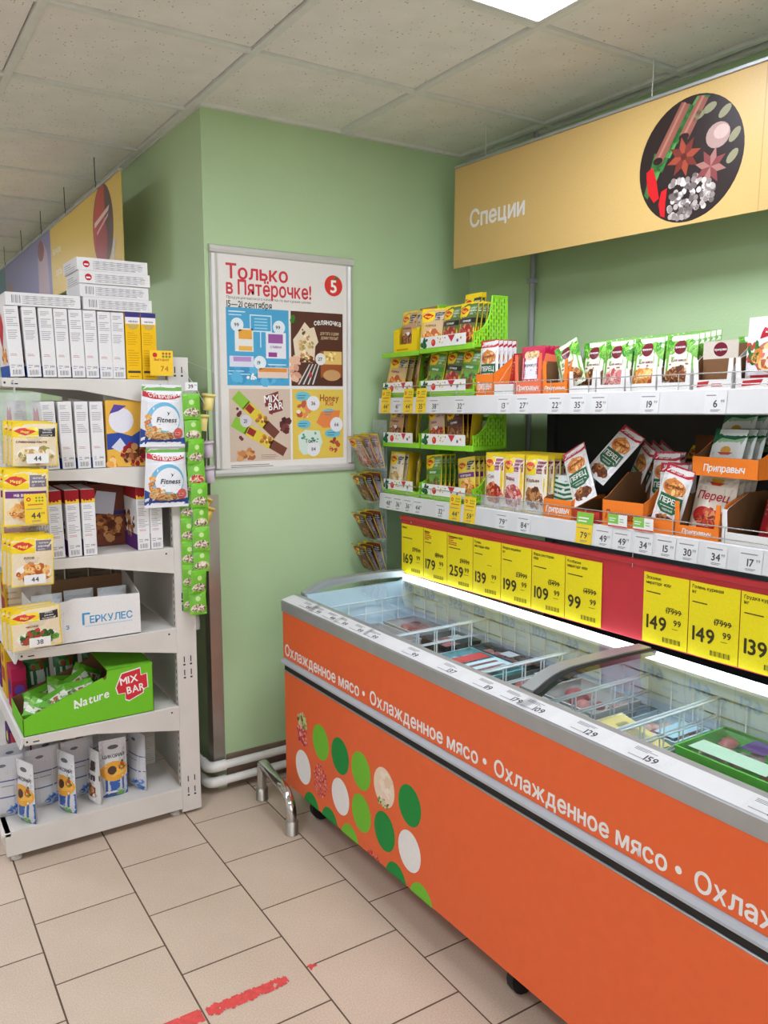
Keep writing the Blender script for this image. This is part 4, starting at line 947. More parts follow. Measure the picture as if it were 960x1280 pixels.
# lower shelf
for k, (y, key, nm) in enumerate(((2.147, 'tall_soup', 'red soup'), (2.05, 'tall_pink', 'pink soup'), (1.945, 'tall_cream', 'mushroom stew'))):
    for i in range(7): put(key, y - .003 * i, X1 + .014 + .026 * i, Z2 + .002, f'tall yellow-topped {nm} sachet on the lower shelf, {ORD[i]} from front', -.03, 0)
    dv = thing('shelf_divider', f'clear plastic pocket in front of the {nm} sachets', 'divider', mtx=MS @ T(SX + .010, y, Z2), group='clear plastic shelf dividers')
    obj('front_lip', MB().box(0, .0015, -.046, .046, .001, .045), 'clear_plastic', dv); obj('side_wall', MB().box(0, .15, -.0495, -.048, .001, .05), 'clear_plastic', dv)
tray(1.892, 1.770, X1, .15, Z2 + .001, .058, .07, OR, 'low orange tray with the striped green and white bag', 'Приправыч')
put('zebra', 1.845, X1 + .045, Z2 + .03, 'rounded white bag with dark green stripes in the low orange tray', -.15, .1)
for i in range(3): put('zebra', 1.845, X1 + .070 + .022 * i, Z2 + .03, f'striped green and white bag behind the front one, {ORD[i]} from front', -.15, .1)
tray(1.762, 1.660, X1, .16, Z2 + .001, .035, .06, rgb(196, 60, 50), 'low red tray under the fallen pepper packets', None)
put('pepper', 1.728, X1 + .014, Z2 + .06, 'pepper packet with green label tipped over the red tray, lower one', -.25, .1, -.5)
put('pepper', 1.735, X1 + .055, Z2 + .13, 'pepper packet thrown on top of the pile, tilted to the right', -.55, -.1, .45)
for i in range(3): put('pepper', 1.715 - .012 * i, X1 + .185 + .024 * i, Z2 + .06, f'pepper packet slumped in the pile beside the open orange tray, {ORD[i]} from left', -.25, -.5, .35)
tray(1.650, 1.500, X1, .20, Z2 + .001, .075, .15, OR, 'nearly empty orange tray with brown inside on the lower shelf', 'Приправыч', rgb(150, 60, 20))
for i in range(2): put('pepper', 1.553, X1 + .145 + .022 * i, Z2 + .03, f'pepper packet at the back of the nearly empty orange tray, {ORD[i]} from front', -.12, 0)
tray(1.497, 1.400, X1, .20, Z2 + .001, .04, .12, OR, 'narrow orange tray with a red-striped packet leaning in it', None)
for i in range(3): put('pepper', 1.45, X1 + .018 + .035 * i, Z2 + .005, f'pepper packet leaning in the narrow orange tray, {ORD[i]} from front', -.06, .0, .26 if i == 0 else 0)
tray(1.398, 1.262, X1, .20, Z2 + .001, .055, .12, OR, 'orange tray of large red pepper packets on the lower shelf', 'Приправыч', win=1)
for i in range(4): put('bigpepper', 1.333, X1 + .050 + .027 * i, Z2 + .004, f'large beige packet with red pepper picture, {ORD[i]} from front', -.2, .05, .08)
tray(1.256, 1.10, X1, .20, Z2 + .001, .05, .12, WT, 'open white tray at the right edge of the lower shelf', None, win=1)
for i in range(3): put('redback', 1.15, X1 + .05 + .03 * i, Z2 + .004, f'dark red packet in the white tray at right edge, {ORD[i]} from front', -.25, -.3)
tray(1.372, 1.165, X1 + .03, .19, Z2 + .165, .05, .11, OR, 'orange tray stacked on top, full of green and white packets', 'Приправыч', roll=-.12)
for i in range(3): put('greentop', 1.30 - .012 * i, X1 + .055 + .022 * i, Z2 + .172, f'white packet with dark green top in the stacked orange tray, {ORD[i]} from front', -.3, -.12)
for i in range(4): put('greentop', 1.325 - .02 * i, X1 + .135 + .022 * i, Z2 + .225, f'upper green-topped packet lying on the stacked tray, {ORD[i]} from the left', -.3, -.12)
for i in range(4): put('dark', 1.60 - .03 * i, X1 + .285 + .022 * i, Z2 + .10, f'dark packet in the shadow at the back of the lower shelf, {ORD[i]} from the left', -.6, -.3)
mb = MB().box(0, .12, 0, .003, 0, .17, rgb(110, 72, 42))
tag(obj('carton_flap', mb, 'card', mtx=MS @ T(2.12, 1.56, Z2 + .09) @ RZ(-pi / 2)), 'brown cardboard flap standing at the back of the lower shelf', 'card')

# ================================================================ POSTER on the end wall
PX0, PX1, PZ0, PZ1 = 1.128, 1.741, 1.257, 2.120
pw, ph = PX1 - PX0, PZ1 - PZ0
po = thing('framed_poster', 'advertising poster in a silver snap frame on the green wall', 'poster', loc=(PX0, YW - .001, PZ0))
fr = [(0, 0, pw, .034), (0, ph - .034, pw, ph), (0, .034, .034, ph - .034), (pw - .034, .034, pw, ph - .034)]
for k, (a, b_, c_, d_) in enumerate(fr):
    if k < 2:
        q = [(-.002, b_), (-.014, b_ + .006), (-.017, (b_ + d_) / 2), (-.014, d_ - .006), (-.002, d_)]; mbx = MB(); mbx.prism(q, 0, a, c_)
    else:
        q = [(a, -.002), (a + .006, -.014), ((a + c_) / 2, -.017), (c_ - .006, -.014), (c_, -.002)]; mbx = MB(); mbx.prism(q, 2, b_, d_)
    obj('frame_bar', mbx, 'alu_light' if 'alu_light' in MAT else 'alu', po)
mb = MB().box(.02, pw - .02, -.006, -.001, .02, ph - .02, rgb(226, 220, 212))
p = Pr(pw, ph); PR = rgb(206, 48, 60); DK = rgb(70, 64, 62)
p.text('Только', .105, .895, .062, PR, 2, 1, align='l'); p.text('в Пятёрочке!', .105, .829, .062, PR, 2, 1, align='l', wmax=.58)
p.text('Продукция высокого качества по выгодным ценам', .105, .784, .012, DK, 2, 0, align='l', wmax=.61); p.text('15—21 сентября', .105, .757, .028, DK, 2, 1, align='l', wmax=.30)
p.circ(.852, .868, .041, rgb(214, 52, 44), 2, 28); p.text('5', .852, .866, .058, W_, 4, 1); p.poly([(.85, .897), (.868, .908), (.89, .907), (.875, .896)], rgb(40, 120, 50), 5)
def rel(u0, v0, u1, v1): return lambda a, b_: (u0 + (u1 - u0) * a, v0 + (v1 - v0) * b_)
# top left: blue dairy panel
u0, v0, u1, v1 = .098, .405, .522, .742; R_ = rel(u0, v0, u1, v1)
BL = rgb(72, 160, 200); LB = rgb(206, 226, 234)
p.rect(u0, v0, u1, v1, BL, 1); p.blobs((u0 + u1) / 2, v0 + .05, .2, .04, [rgb(60, 146, 190), rgb(92, 176, 212)], 30, .02, 1.3, 5)
def R4(a, b_, c_, d_, col, l): (x, y), (x2, y2) = R_(a, b_), R_(c_, d_); p.rect(x, y, x2, y2, col, l)
R4(.37, .70, .72, .92, LB, 2); R4(.385, .715, .705, .905, BL, 3); R4(.53, .5, .545, .7, LB, 2)
for k in range(4): R4(.44, .74 + .04 * k, .65, .755 + .04 * k, rgb(150, 205, 226), 4)
for a, b_, r in ((.17, .78, .026), (.84, .77, .026), (.52, .30, .026)): u, v = R_(a, b_); p.circ(u, v, r, rgb(222, 230, 232), 4, 20)
for t_, a, b_ in (('99', .16, .78), ('99', .82, .77), ('19', .50, .30)): u, v = R_(a, b_); p.text(t_, u, v, .016, DK, 7, 1)
R4(.13, .44, .42, .74, rgb(230, 226, 216), 3); R4(.19, .60, .40, .72, rgb(226, 160, 60), 4); R4(.19, .45, .40, .51, rgb(232, 176, 80), 4); R4(.62, .36, .95, .70, rgb(228, 226, 230), 3); R4(.66, .56, .9, .68, rgb(150, 84, 150), 4)
R4(.66, .38, .80, .44, rgb(150, 60, 140), 4); R4(.04, .24, .42, .38, rgb(214, 214, 226), 3); R4(.1, .31, .38, .37, rgb(180, 140, 196), 4); R4(.48, .1, .98, .24, rgb(226, 200, 180), 3); R4(.5, .18, .96, .23, rgb(222, 140, 60), 4)
R4(.04, .94, .3, .955, LB, 2); R4(.04, .90, .24, .91, LB, 2); R4(.6, .27, .95, .285, LB, 2); R4(.02, .14, .36, .15, LB, 2); R4(.02, .18, .36, .19, LB, 2); p.blobs(*R_(.4, .12), .04, .012, [W_], 10, .006, 3, 3)
p.text('СЛИВКИ', *R_(.78, .51), .010, rgb(120, 60, 130), 7, 1)
# top right: brown bread panel
u0, v0, u1, v1 = .537, .405, .920, .742; R_ = rel(u0, v0, u1, v1)
p.rect(u0, v0, u1, v1, rgb(84, 46, 34), 1); p.text('селяночка', *R_(.70, .86), .026, W_, 6, 1, wmax=.2, arc=.006); p.text('ДЛЯ ТОГО, О ДОМУ', *R_(.74, .72), .012, rgb(220, 190, 150), 6, 1, wmax=.14); p.text('ДОМУ ПОСЫТ', *R_(.74, .66), .012, rgb(220, 190, 150), 6, 1, wmax=.13)
q = [R_(a, b_) for a, b_ in ((.08, .36), (.04, .62), (.14, .72), (.26, .86), (.36, .78), (.44, .80), (.52, .60), (.46, .54), (.44, .33), (.2, .32))]; p.poly(q, rgb(226, 206, 176), 2)
p.blobs(*R_(.28, .55), .05, .06, FOODS['cream'] + [rgb(200, 130, 90)], 46, .008, 3, 6); p.blobs(*R_(.22, .74), .015, .012, FOODS['green'], 5, .007, 4, 2); p.blobs(*R_(.28, .36), .06, .012, FOODS['brown'], 14, .01, 3, 4)
p.blobs(*R_(.06, .24), .035, .05, [rgb(226, 180, 150), rgb(210, 156, 128)], 20, .016, 3, 8, 8)
for k in range(8): p.poly([R_(*z) for z in ((.12 + .045 * k, .02), (.15 + .045 * k, .02), (.36 + .03 * k, .30), (.34 + .03 * k, .30))], (rgb(210, 206, 196), rgb(60, 56, 54))[k % 2], 3)
R4(.56, .12, .98, .48, rgb(156, 84, 44), 4); R4(.62, .30, .98, .48, rgb(226, 190, 110), 5); p.blobs(*R_(.76, .42), .04, .02, [rgb(190, 150, 60), rgb(240, 220, 150)], 12, .008, 6, 3); p.ell(*R_(.78, .15), .066, .026, rgb(196, 150, 100), 6); p.circ(*R_(.56, .37), .024, rgb(226, 222, 214), 7, 18); p.text('27', *R_(.55, .37), .016, DK, 9, 1); p.blobs(*R_(.06, .9), .02, .015, FOODS['green'], 4, .01, 3, 5); p.ell(*R_(.36, .15), .012, .012, rgb(180, 60, 50), 5)
# bottom left: beige bar panel
u0, v0, u1, v1 = .105, .066, .526, .390; R_ = rel(u0, v0, u1, v1)
p.rect(u0, v0, u1, v1, rgb(206, 184, 164), 1)
for (a, b_, c_, d_) in ((.10, .92, .78, .34), (.06, .56, .92, .10)):
    A, B = Vector(R_(a, b_)), Vector(R_(c_, d_)); A = Vector((A.x * pw, A.y * ph)); B = Vector((B.x * pw, B.y * ph)); dv_ = (B - A).normalized(); nv = Vector((-dv_.y, dv_.x)) * .022
    def sg(t0, t1, wv): return [((A + (B - A) * t0 + nv * wv).x / pw, (A + (B - A) * t0 + nv * wv).y / ph), ((A + (B - A) * t1 + nv * wv).x / pw, (A + (B - A) * t1 + nv * wv).y / ph), ((A + (B - A) * t1 - nv * wv).x / pw, (A + (B - A) * t1 - nv * wv).y / ph), ((A + (B - A) * t0 - nv * wv).x / pw, (A + (B - A) * t0 - nv * wv).y / ph)][::-1]
    p.poly(sg(0, .26, 1), rgb(140, 190, 60), 2); p.poly(sg(.24, .72, 1), rgb(216, 196, 60), 2); p.poly(sg(.7, .98, .85), rgb(112, 62, 48), 2); p.poly(sg(.27, .4, .6), rgb(150, 40, 40), 3)
    mx_, my_ = (A + (B - A) * .6).x / pw, (A + (B - A) * .6).y / ph; p.blobs(mx_, my_, .05, .02, FOODS['orange'] + FOODS['brown'], 12, .008, 3, 4)
q = [R_(*z) for z in ((.56, .90), (.80, .97), (.80, .83), (.87, .85), (.87, .70), (.70, .66), (.70, .64), (.64, .66), (.64, .76), (.58, .75))]; p.poly(q, rgb(120, 44, 46), 3)
p.text('MIX', *R_(.685, .87), .034, W_, 6, 1, rot=.1, wmax=.1); p.text('BAR', *R_(.755, .765), .034, W_, 6, 1, rot=.1, wmax=.1)
p.blobs(*R_(.92, .52), .03, .045, [rgb(90, 40, 40), rgb(120, 60, 54), rgb(70, 28, 30)], 16, .014, 3, 6, 5); p.blobs(*R_(.26, .08), .06, .03, [rgb(196, 130, 76), rgb(214, 156, 100), rgb(164, 96, 54)], 18, .014, 3, 7, 8); p.blobs(*R_(.13, .70), .02, .02, [rgb(100, 40, 50)], 4, .01, 3, 2); p.blobs(*R_(.17, .32), .01, .01, [rgb(110, 40, 50)], 2, .012, 3, 2)
p.circ(*R_(.26, .56), .024, rgb(206, 200, 206), 5, 18); p.text('21', *R_(.25, .56), .017, DK, 7, 1); p.lines(*R_(.5, .03), *R_(.85, .10), 3, rgb(150, 120, 100), 2, .3, 3)
# bottom right: yellow sweets panel
u0, v0, u1, v1 = .541, .066, .922, .390; R_ = rel(u0, v0, u1, v1)
p.rect(u0, v0, u1, v1, rgb(222, 190, 80), 1); p.text('Honey', *R_(.72, .88), .032, rgb(150, 70, 40), 6, 1, wmax=.14); p.text('Kid', *R_(.72, .80), .022, rgb(190, 80, 60), 6, 1, wmax=.07)
for a, b_, ru, rv in ((.2, .90, .055, .022), (.22, .50, .05, .020), (.78, .36, .06, .02), (.72, .66, .06, .02)): p.ell(*R_(a, b_), ru, rv, rgb(110, 186, 200), 3); p.lines(*R_(a - .1, b_ - .03), *R_(a + .1, b_ + .04), 2, rgb(60, 130, 150), 5, .35, 3)
for a, b_, t_ in ((.40, .80, '36'), (.86, .49, '66'), (.40, .14, '114')): p.circ(*R_(a, b_), .030, rgb(226, 224, 224), 7, 18); p.text(t_, *R_(a, b_), .017, DK, 9, 1)
p.blobs(*R_(.22, .70), .05, .03, [rgb(226, 140, 80), rgb(236, 220, 190), rgb(190, 90, 60)], 12, .014, 4, 5); p.poly([R_(*z) for z in ((.46, .52), (.56, .68), (.94, .70), (.88, .46), (.6, .44))], rgb(226, 130, 70), 4); p.poly([R_(*z) for z in ((.12, .14), (.10, .34), (.24, .42), (.52, .40), (.58, .24), (.5, .08), (.2, .06))], rgb(206, 222, 206), 4); p.blobs(*R_(.32, .28), .07, .04, [rgb(80, 160, 140), rgb(150, 60, 60), rgb(60, 130, 110)], 14, .007, 5, 9); p.text('Тост', *R_(.34, .26), .018, rgb(40, 60, 60), 8, 1)
p.blobs(*R_(.82, .18), .04, .03, [rgb(180, 80, 60), rgb(230, 140, 90), rgb(150, 60, 50)], 14, .009, 4, 5); p.lines(.108, .040, .55, .056, 2, rgb(120, 112, 106), 2, .4, 4)
p.into(mb, flatmap((0, -.006, 0), (1, 0, 0), (0, 0, 1)), step=.00012)
obj('printed_sheet', mb, 'gloss_board', po)

# ================================================================ HANGING SIGNS
def star(p, u, v, r, c, l, n=8, rot=0.0, seed=1):
    for k in range(n):
        a = rot + 2 * pi * k / n; d = Vector((cos(a), sin(a))); nn = Vector((-d.y, d.x)) * r * .2; o_ = Vector((u * p.w, v * p.h))
        q = [o_, o_ + d * r * .5 + nn, o_ + d * r, o_ + d * r * .5 - nn]; p.poly([(z.x / p.w, z.y / p.h) for z in q][::-1], c[k % len(c)], l)
rs = thing('hanging_sign', 'yellow hanging sign with a round spice photo above the spice shelves', 'sign', mtx=MG @ T(2.10, 2.735, 2.084), group='hanging aisle signs')
SL, SHh = 2.6, .392
obj('top_rail', MB().box(-.006, .012, -SL, .0, SHh - .004, SHh + .006, ch=.001), 'alu', rs)
mb = MB().box(0, .006, -SL, 0, 0, SHh, rgb(204, 170, 104)); p = Pr(SL, SHh)
p.rect(1.328 / SL, 0, 1.331 / SL, 1, rgb(180, 148, 84), 1, .2); p.text('Специи', .100 / SL, .455, .165, rgb(228, 224, 218), 1, 1, align='l', wmax=.315 / SL)
cu, cv, rr_ = 1.098 / SL, .475, .178
p.circ(cu, cv, rr_, rgb(40, 28, 26), 1, 48)
rdm = random.Random(4)
def C(x, y): return (cu + x * rr_ / SL, cv + y * rr_ / SHh)
def clipd(q): return [C(*((Vector(z).normalized() * .97) if Vector(z).length > .97 else Vector(z))) for z in q]
for k in range(7): p.poly(clipd([(-.95 + k * .14, -.45 + k * .2), (-.80 + k * .14, -.5 + k * .2), (-.55 + k * .16, .15 + k * .16), (-.7 + k * .16, .25 + k * .16)]), (rgb(50, 110, 54), rgb(84, 150, 74))[k % 2], 2)
for (a, b_, c_, d_) in ((-.62, .10, -.12, .92), (-.12, .38, .22, .93)):
    A, B = Vector((a, b_)), Vector((c_, d_)); n_ = Vector((-(B - A).y, (B - A).x)).normalized() * .10
    p.poly(clipd([A - n_, B - n_, B + n_, A + n_]), rgb(140, 84, 70), 4); p.poly(clipd([A - n_ * .1, B - n_ * .1, B + n_ * .35, A + n_ * .35]), rgb(172, 116, 98), 5); p.ell(*C(*A), .1 * rr_ / SL, .06 * rr_ / SHh, rgb(40, 22, 20), 6, 12)
p.ell(*C(.52, .26), .22 * rr_ / SL, .2 * rr_ / SHh, rgb(170, 140, 132), 4); p.ell(*C(.58, .30), .14 * rr_ / SL, .11 * rr_ / SHh, rgb(196, 168, 158), 5)
for a, b_ in ((.34, .72), (.62, .60), (.82, .2), (.8, -.12), (.12, .66)): p.ell(*C(a, b_), .13 * rr_ / SL, .07 * rr_ / SHh, rgb(140, 136, 104), 4, 12, rot=a)
star(p, *C(-.1, .06), .33 * rr_, [rgb(150, 66, 44), rgb(112, 44, 34)], 7, 8, .2); star(p, *C(.42, -.2), .3 * rr_, [rgb(128, 60, 60), rgb(160, 110, 100)], 7, 8, .5)
p.ell(*C(-.1, .06), .06 * rr_ / SL, .06 * rr_ / SHh, rgb(90, 34, 28), 8, 10)
for q in ([(-.85, -.05), (-.72, .02), (-.62, -.25), (-.56, -.52), (-.66, -.58), (-.8, -.4)], [(-.52, -.42), (-.4, -.38), (-.42, -.6), (-.42, -.86), (-.52, -.84), (-.56, -.62)]): p.poly(clipd(q), rgb(196, 24, 30), 5)
for k in range(120):
    a, b_ = rdm.uniform(-.34, .5), rdm.uniform(-.92, -.28)
    if a * a + b_ * b_ < .88 and b_ < -.24 - .25 * a: p.ell(*C(a, b_), .05 * rr_ / SL, .05 * rr_ / SHh, rdm.choice([rgb(176, 166, 158), rgb(140, 128, 122), rgb(206, 198, 190), rgb(110, 98, 94)]), 6 + (k % 5) * .4, 9)
p.into(mb, flatmap((0, 0, 0), (0, -1, 0), (0, 0, 1)), step=.0002); obj('panel', mb, 'gloss_board', rs)
for y in (-.18, -.95, -1.8, -2.45): obj('hanging_wire', MB().tube([(.003, y, SHh), (.003, y, SHh + .02), (.006, y + .004, SHh + .03), (.003, y, SHh + .04), (.003, y, ZC - 2.084)], .0016, 6), 'thread', rs)
# left sign over the gondola: yellow, violet and teal panels
ls = thing('hanging_sign', 'yellow and violet hanging sign above the cereal shelves', 'sign', loc=(.95, 3.43, 2.10), group='hanging aisle signs')
LL, LH = 3.6, .358
obj('top_rail', MB().box(-.006, .012, 0, LL, LH - .004, LH + .006, ch=.001), 'alu', ls)
mb = MB().box(0, .006, 0, LL, 0, LH, rgb(214, 180, 72)); p = Pr(LL, LH)
def U(y): return (LL - (y - 3.43)) / LL
p.rect(U(6.42), 0, U(4.83), 1, rgb(120, 116, 160), 1, .1); p.rect(0, 0, U(6.42), 1, rgb(60, 110, 120), 1, .1)
p.circ(U(3.72), .53, .172, rgb(70, 34, 28), 2, 40); q = [(U(3.72) + .165 * cos(a) / LL, .53 + .165 * sin(a) / LH) for a in [pi * .42 + pi * 1.16 * i / 14 for i in range(15)]]; p.poly(q, rgb(178, 48, 30), 3)
p.ell(U(3.75), .36, .10 / LL, .10 / LH, rgb(150, 26, 22), 4); p.poly([(U(3.86), .62), (U(3.60), .72), (U(3.62), .66), (U(3.86), .56)], rgb(220, 190, 180), 5); p.poly([(U(3.82), .5), (U(3.62), .64), (U(3.63), .6), (U(3.82), .46)], rgb(214, 160, 150), 5); p.poly([(U(3.60), .10), (U(3.56), .3), (U(3.52), .32), (U(3.56), .08)], rgb(190, 186, 184), 5)
p.text('Кетчупы', U(4.78), .63, .10, rgb(236, 228, 196), 3, 1, align='l', wmax=.42 / LL); p.text('соусы', U(4.72), .32, .10, rgb(236, 228, 196), 3, 1, align='l', wmax=.28 / LL)
p.text('Консервы', U(5.98), .25, .11, rgb(206, 200, 214), 3, 1, align='l', wmax=.6 / LL); p.poly([(U(5.22), .0), (U(4.9), .0), (U(4.93), .7), (U(5.05), .93), (U(5.2), .7)], rgb(176, 150, 160), 2); p.ell(U(5.1), .78, .09 / LL, .16, rgb(130, 60, 60), 3); p.poly([(U(6.4), 0), (U(6.1), 0), (U(6.15), .5), (U(6.3), .75)], rgb(150, 110, 90), 2)
p.into(mb, flatmap((0, LL, 0), (0, -1, 0), (0, 0, 1)), step=.0002); obj('panel', mb, 'gloss_board', ls)
for y in (.40, 1.02, 1.65, 2.3, 3.0): obj('hanging_wire', MB().tube([(.003, y, LH), (.003, y, LH + .02), (.008, y + .006, LH + .03), (.003, y, LH + .04), (.003, y, ZC - 2.10)], .002, 6), 'thread' if y > 1e9 else 'dark_panel', ls)

# ================================================================ LEFT SHELVING: white shelves seen from their end
gn = thing('shelf_gondola', 'white metal shelving run seen end-on at left, loaded with cereal', 'shelving', loc=(0, 0, 0))
GY, GYF = 2.82, 4.62
GX0, GXP, GXB = .385, .918, .993
ZS = [1.622, 1.323, 1.026, .729, .431]
for y in (GY, GY + 1.76):
    up = MB().box(GXP, GXB, y, y + .03, .012, 1.70, ch=.002)
    u_ = obj('upright', up, 'white_metal', gn)
    if y == GY:
        sl = MB()
        for zz in (.085, .13, .545, .595, .79, .835, 1.645):
            for x in (GXP + .026, GXP + .051):
                sl.box(x - .0018, x + .0018, y - .0006, y + .001, zz, zz + .022)
                if int(zz * 1000) % 2: sl.box(x - .004, x + .004, y - .0006, y + .001, zz - .012, zz - .006)
        obj('slot_marks', sl, 'black', u_)
        hs = MB()
        for i in range(62): hs.box(GXP - .0006, GXP + .001, y + .012, y + .018, .06 + .026 * i, .074 + .026 * i)
        obj('slot_row', hs, 'dark_panel', u_)
obj('back_panel', MB().box(GXP + .03, GXP + .036, GY + .03, GYF, .1, 1.69), 'white_metal', gn)
for zi, z in enumerate(ZS):
    x0 = GX0
    s_ = obj('shelf', MB().box(x0, GXP, GY + .004, GYF, z - .026, z, ch=.002), 'white_metal', gn)
    for y in (GY, GY + .90): obj('bracket', MB().prism([(x0 + .004, z - .002), (x0 + .004, z - .028), (.62, z - .038), (GXP, z - .094), (GXP, z - .002)], 1, y, y + .004), 'white_metal', s_)
    obj('price_rail', MB().prism([(x0, z), (x0 - .006, z - .002), (x0 - .012, z - .04), (x0 - .006, z - .042), (x0, z - .026)], 1, GY + .01, GYF), 'rail_white', s_)
    bl_ = MB().box(x0 + .03, x0 + .05, GY - .0004, GY + .001, z - .021, z - .017).box(x0 + .008, x0 + .014, GY - .0004, GY + .001, z - .019, z - .012).box(GXP - .03, GXP - .024, GY - .0004, GY + .001, z - .022, z - .016)
    obj('bracket_holes', bl_, 'black', s_)
bs = MB().prism([(.312, .03), (.312, .098), (.325, .106), (GXP, .106), (GXP, .03)], 1, GY + .004, GYF); bs.box(.300, .33, GY - .002, GYF, .098, .112, ch=.002)
obj('base_plinth', bs, 'white_metal', gn)
obj('base_deck', MB().box(.312, GXP, GY, GYF, .106, .112).box(.312, GXP, GY - .002, GY + .002, .028, .108), 'white_metal', gn)
for x in (.345, .90): obj('levelling_foot', MB().lathe([(0, .03), (.008, .03), (.008, .012), (.018, .008), (.018, 0), (0, 0)], 12, cen=(x, GY + .03, 0)), 'white_metal', gn)
# ---------------------------------------------------------------- cereal boxes
TX = rgb(158, 154, 158)
def spine(p, top=None, seed=1):
    if top: p.rect(0, .86, 1, 1, top[0], 1); p.rect(0, .80, 1, .87, top[1], 1); p.blobs(.5, .86, .4, .01, [top[0]], 6, .006, 2, 3)
    hi = .78 if top else .96
    p.lines(.12, hi - .07, .8, hi, 3, TX, 1, .4, seed); p.lines(.12, hi - .24, .9, hi - .10, 5, TX, 1, .35, seed + 1); p.lines(.12, hi - .42, .92, hi - .28, 5, TX, 1, .35, seed + 2); p.lines(.14, .30, .88, .34, 2, rgb(190, 120, 120), 1, .35, seed + 3)
    p.text('290', .7, .155, .03, rgb(100, 98, 104), 1, 1); p.lines(.12, .13, .45, .19, 2, TX, 1, .4, seed); p.barcode(.2, .03, .85, .10, rgb(120, 118, 122), 1, 9)
def heart_front(p):
    p.rect(0, 0, 1, .16, rgb(36, 80, 160), 1); p.poly([(.2, .72), (.3, .92), (.5, .84), (.7, .92), (.8, .72), (.5, .38)], rgb(190, 30, 44), 1); p.blobs(.6, .3, .3, .12, FOODS['orange'], 30, .012, 2, 4)
WB = rgb(226, 224, 222)
cer = carton(.0425, .19, .219, WB, {'front': lambda p: spine(p, None, 1), 'left': heart_front}, 'cereal_box')
cer2 = carton(.0425, .19, .222, WB, {'front': lambda p: spine(p, None, 4), 'left': heart_front}, 'cereal_box')
cer3 = carton(.044, .19, .226, WB, {'front': lambda p: spine(p, (rgb(150, 26, 34), rgb(232, 190, 50)), 6), 'left': lambda p: (p.rect(0, 0, 1, .25, rgb(90, 40, 110), 1), p.blobs(.5, .4, .4, .2, FOODS['brown'], 40, .014, 2, 3), p.rect(0, .8, 1, 1, rgb(170, 30, 40), 1))}, 'cereal_box')
def yel(p):
    p.rect(0, 0, 1, 1, rgb(236, 186, 20), 1); p.rect(0, .93, 1, 1, rgb(60, 56, 120), 2); p.rect(.02, .83, .98, .93, rgb(232, 226, 226), 2); p.text('Umbrinos', .5, .87, .03, rgb(60, 50, 120), 4, 1, wmax=.86); p.poly([(.1, .82), (.9, .82), (.75, .76), (.5, .74), (.25, .76)], rgb(196, 170, 90), 3)
    p.lines(.12, .52, .9, .72, 6, rgb(206, 156, 14), 2, .35, 3); p.lines(.12, .2, .9, .46, 7, rgb(206, 156, 14), 2, .35, 5); p.rect(.08, .09, .92, .125, rgb(70, 60, 60), 2); p.lines(.2, .03, .8, .06, 1, rgb(190, 130, 20), 2, .5, 2)
cery = carton(.0505, .19, .222, rgb(226, 180, 24), {'front': yel}, 'cereal_box')
GC = 'cereal boxes on the left shelving'
def setbox(me, x, y, z, label, ry=0.0, rz=0.0, name='cereal_box', cat='cereal box', grp=GC): return tag(obj(name, me, loc=(x, y, z), rot=(0, ry, rz)), label, cat, grp)
tx = [.416, .466, .513, .5575, .603, .647, .692, .7345]
for i, x in enumerate(tx): setbox(cer, x, GY + .008, ZS[0] + .001 + (0.0016 if i < 6 else 0), f'white cereal box spine on the top shelf, {ORD[i]} from the aisle', ry=-radians([2.6, 2.0, 1.4, 1.2, 1, .8, .4, 0][i]))
for i, x in enumerate((.781, .8345)): setbox(cery, x, GY + .008, ZS[0] + .001, f'yellow cereal box with violet top edge, {("left", "right")[i]} one of the pair')
def flat_top(p, lg):
    p.lines(.22, .15, .95, .85, 5, TX, 1, .3, 5); 
    for k in range(7): p.lines(.26 + .1 * k, .2, .33 + .1 * k, .85, 6, TX, 1, .3, k + 7)
    if lg: p.circ(.13, .5, .011, rgb(190, 30, 44), 2, 14); p.lines(.1, .4, .16, .6, 1, W_, 3, .6, 2)
    else: p.barcode(.08, .2, .2, .8, rgb(130, 128, 132), 1, 7)
fl1 = carton(.232, .19, .041, WB, {'front': lambda p: flat_top(p, True), 'left': lambda p: p.lines(.1, .1, .9, .8, 4, TX, 1, .3, 2)}, 'cereal_box'); fl2 = carton(.226, .19, .041, WB, {'front': lambda p: flat_top(p, False)}, 'cereal_box')
zt = ZS[0] + .2225 + .002
setbox(fl2, .414, GY + .01, zt, 'white cereal box lying flat alone at the left of the stack')
for i, (me, x) in enumerate(((fl2, .648), (fl2, .640), (fl1, .638), (fl1, .634))): setbox(me, x, GY + .008 + .003 * (i % 2), zt + .0418 * i, f'white cereal box lying flat, {("lowest", "second", "third", "topmost")[i]} in the stack by the wall', rz=(.0, .01, -.01, .015)[i])
# second shelf
for i, x in enumerate((.507, .558, .607, .655)): setbox(cer2, x, GY + .010, ZS[1] + .0015, f'white cereal box spine on the second shelf, {ORD[i]} from the aisle', ry=-radians((2.0, 1.6, .8, .6)[i]))
def ring_front(p):
    p.rect(0, 0, 1, 1, rgb(228, 176, 70), 1); p.poly([(0, .26), (0, .5), (.3, .52), (.6, .46), (1, .62), (1, .2), (.5, .3)], rgb(50, 74, 150), 2); p.ell(.36, .70, .30, .19, rgb(222, 220, 226), 3); p.poly([(.08, .80), (.2, .94), (.5, .92), (.3, .84)], rgb(90, 70, 150), 5)
    p.text('UN', .9, .78, .1, rgb(90, 70, 150), 5, 1); p.poly([(.1, .3), (.32, .44), (.45, .32), (.3, .22)], rgb(206, 210, 222), 4); p.blobs(.66, .18, .3, .16, FOODS['brown'] + [rgb(150, 30, 40)], 60, .010, 4, 3, 8); p.blobs(.12, .08, .1, .07, FOODS['orange'], 10, .012, 4, 3)
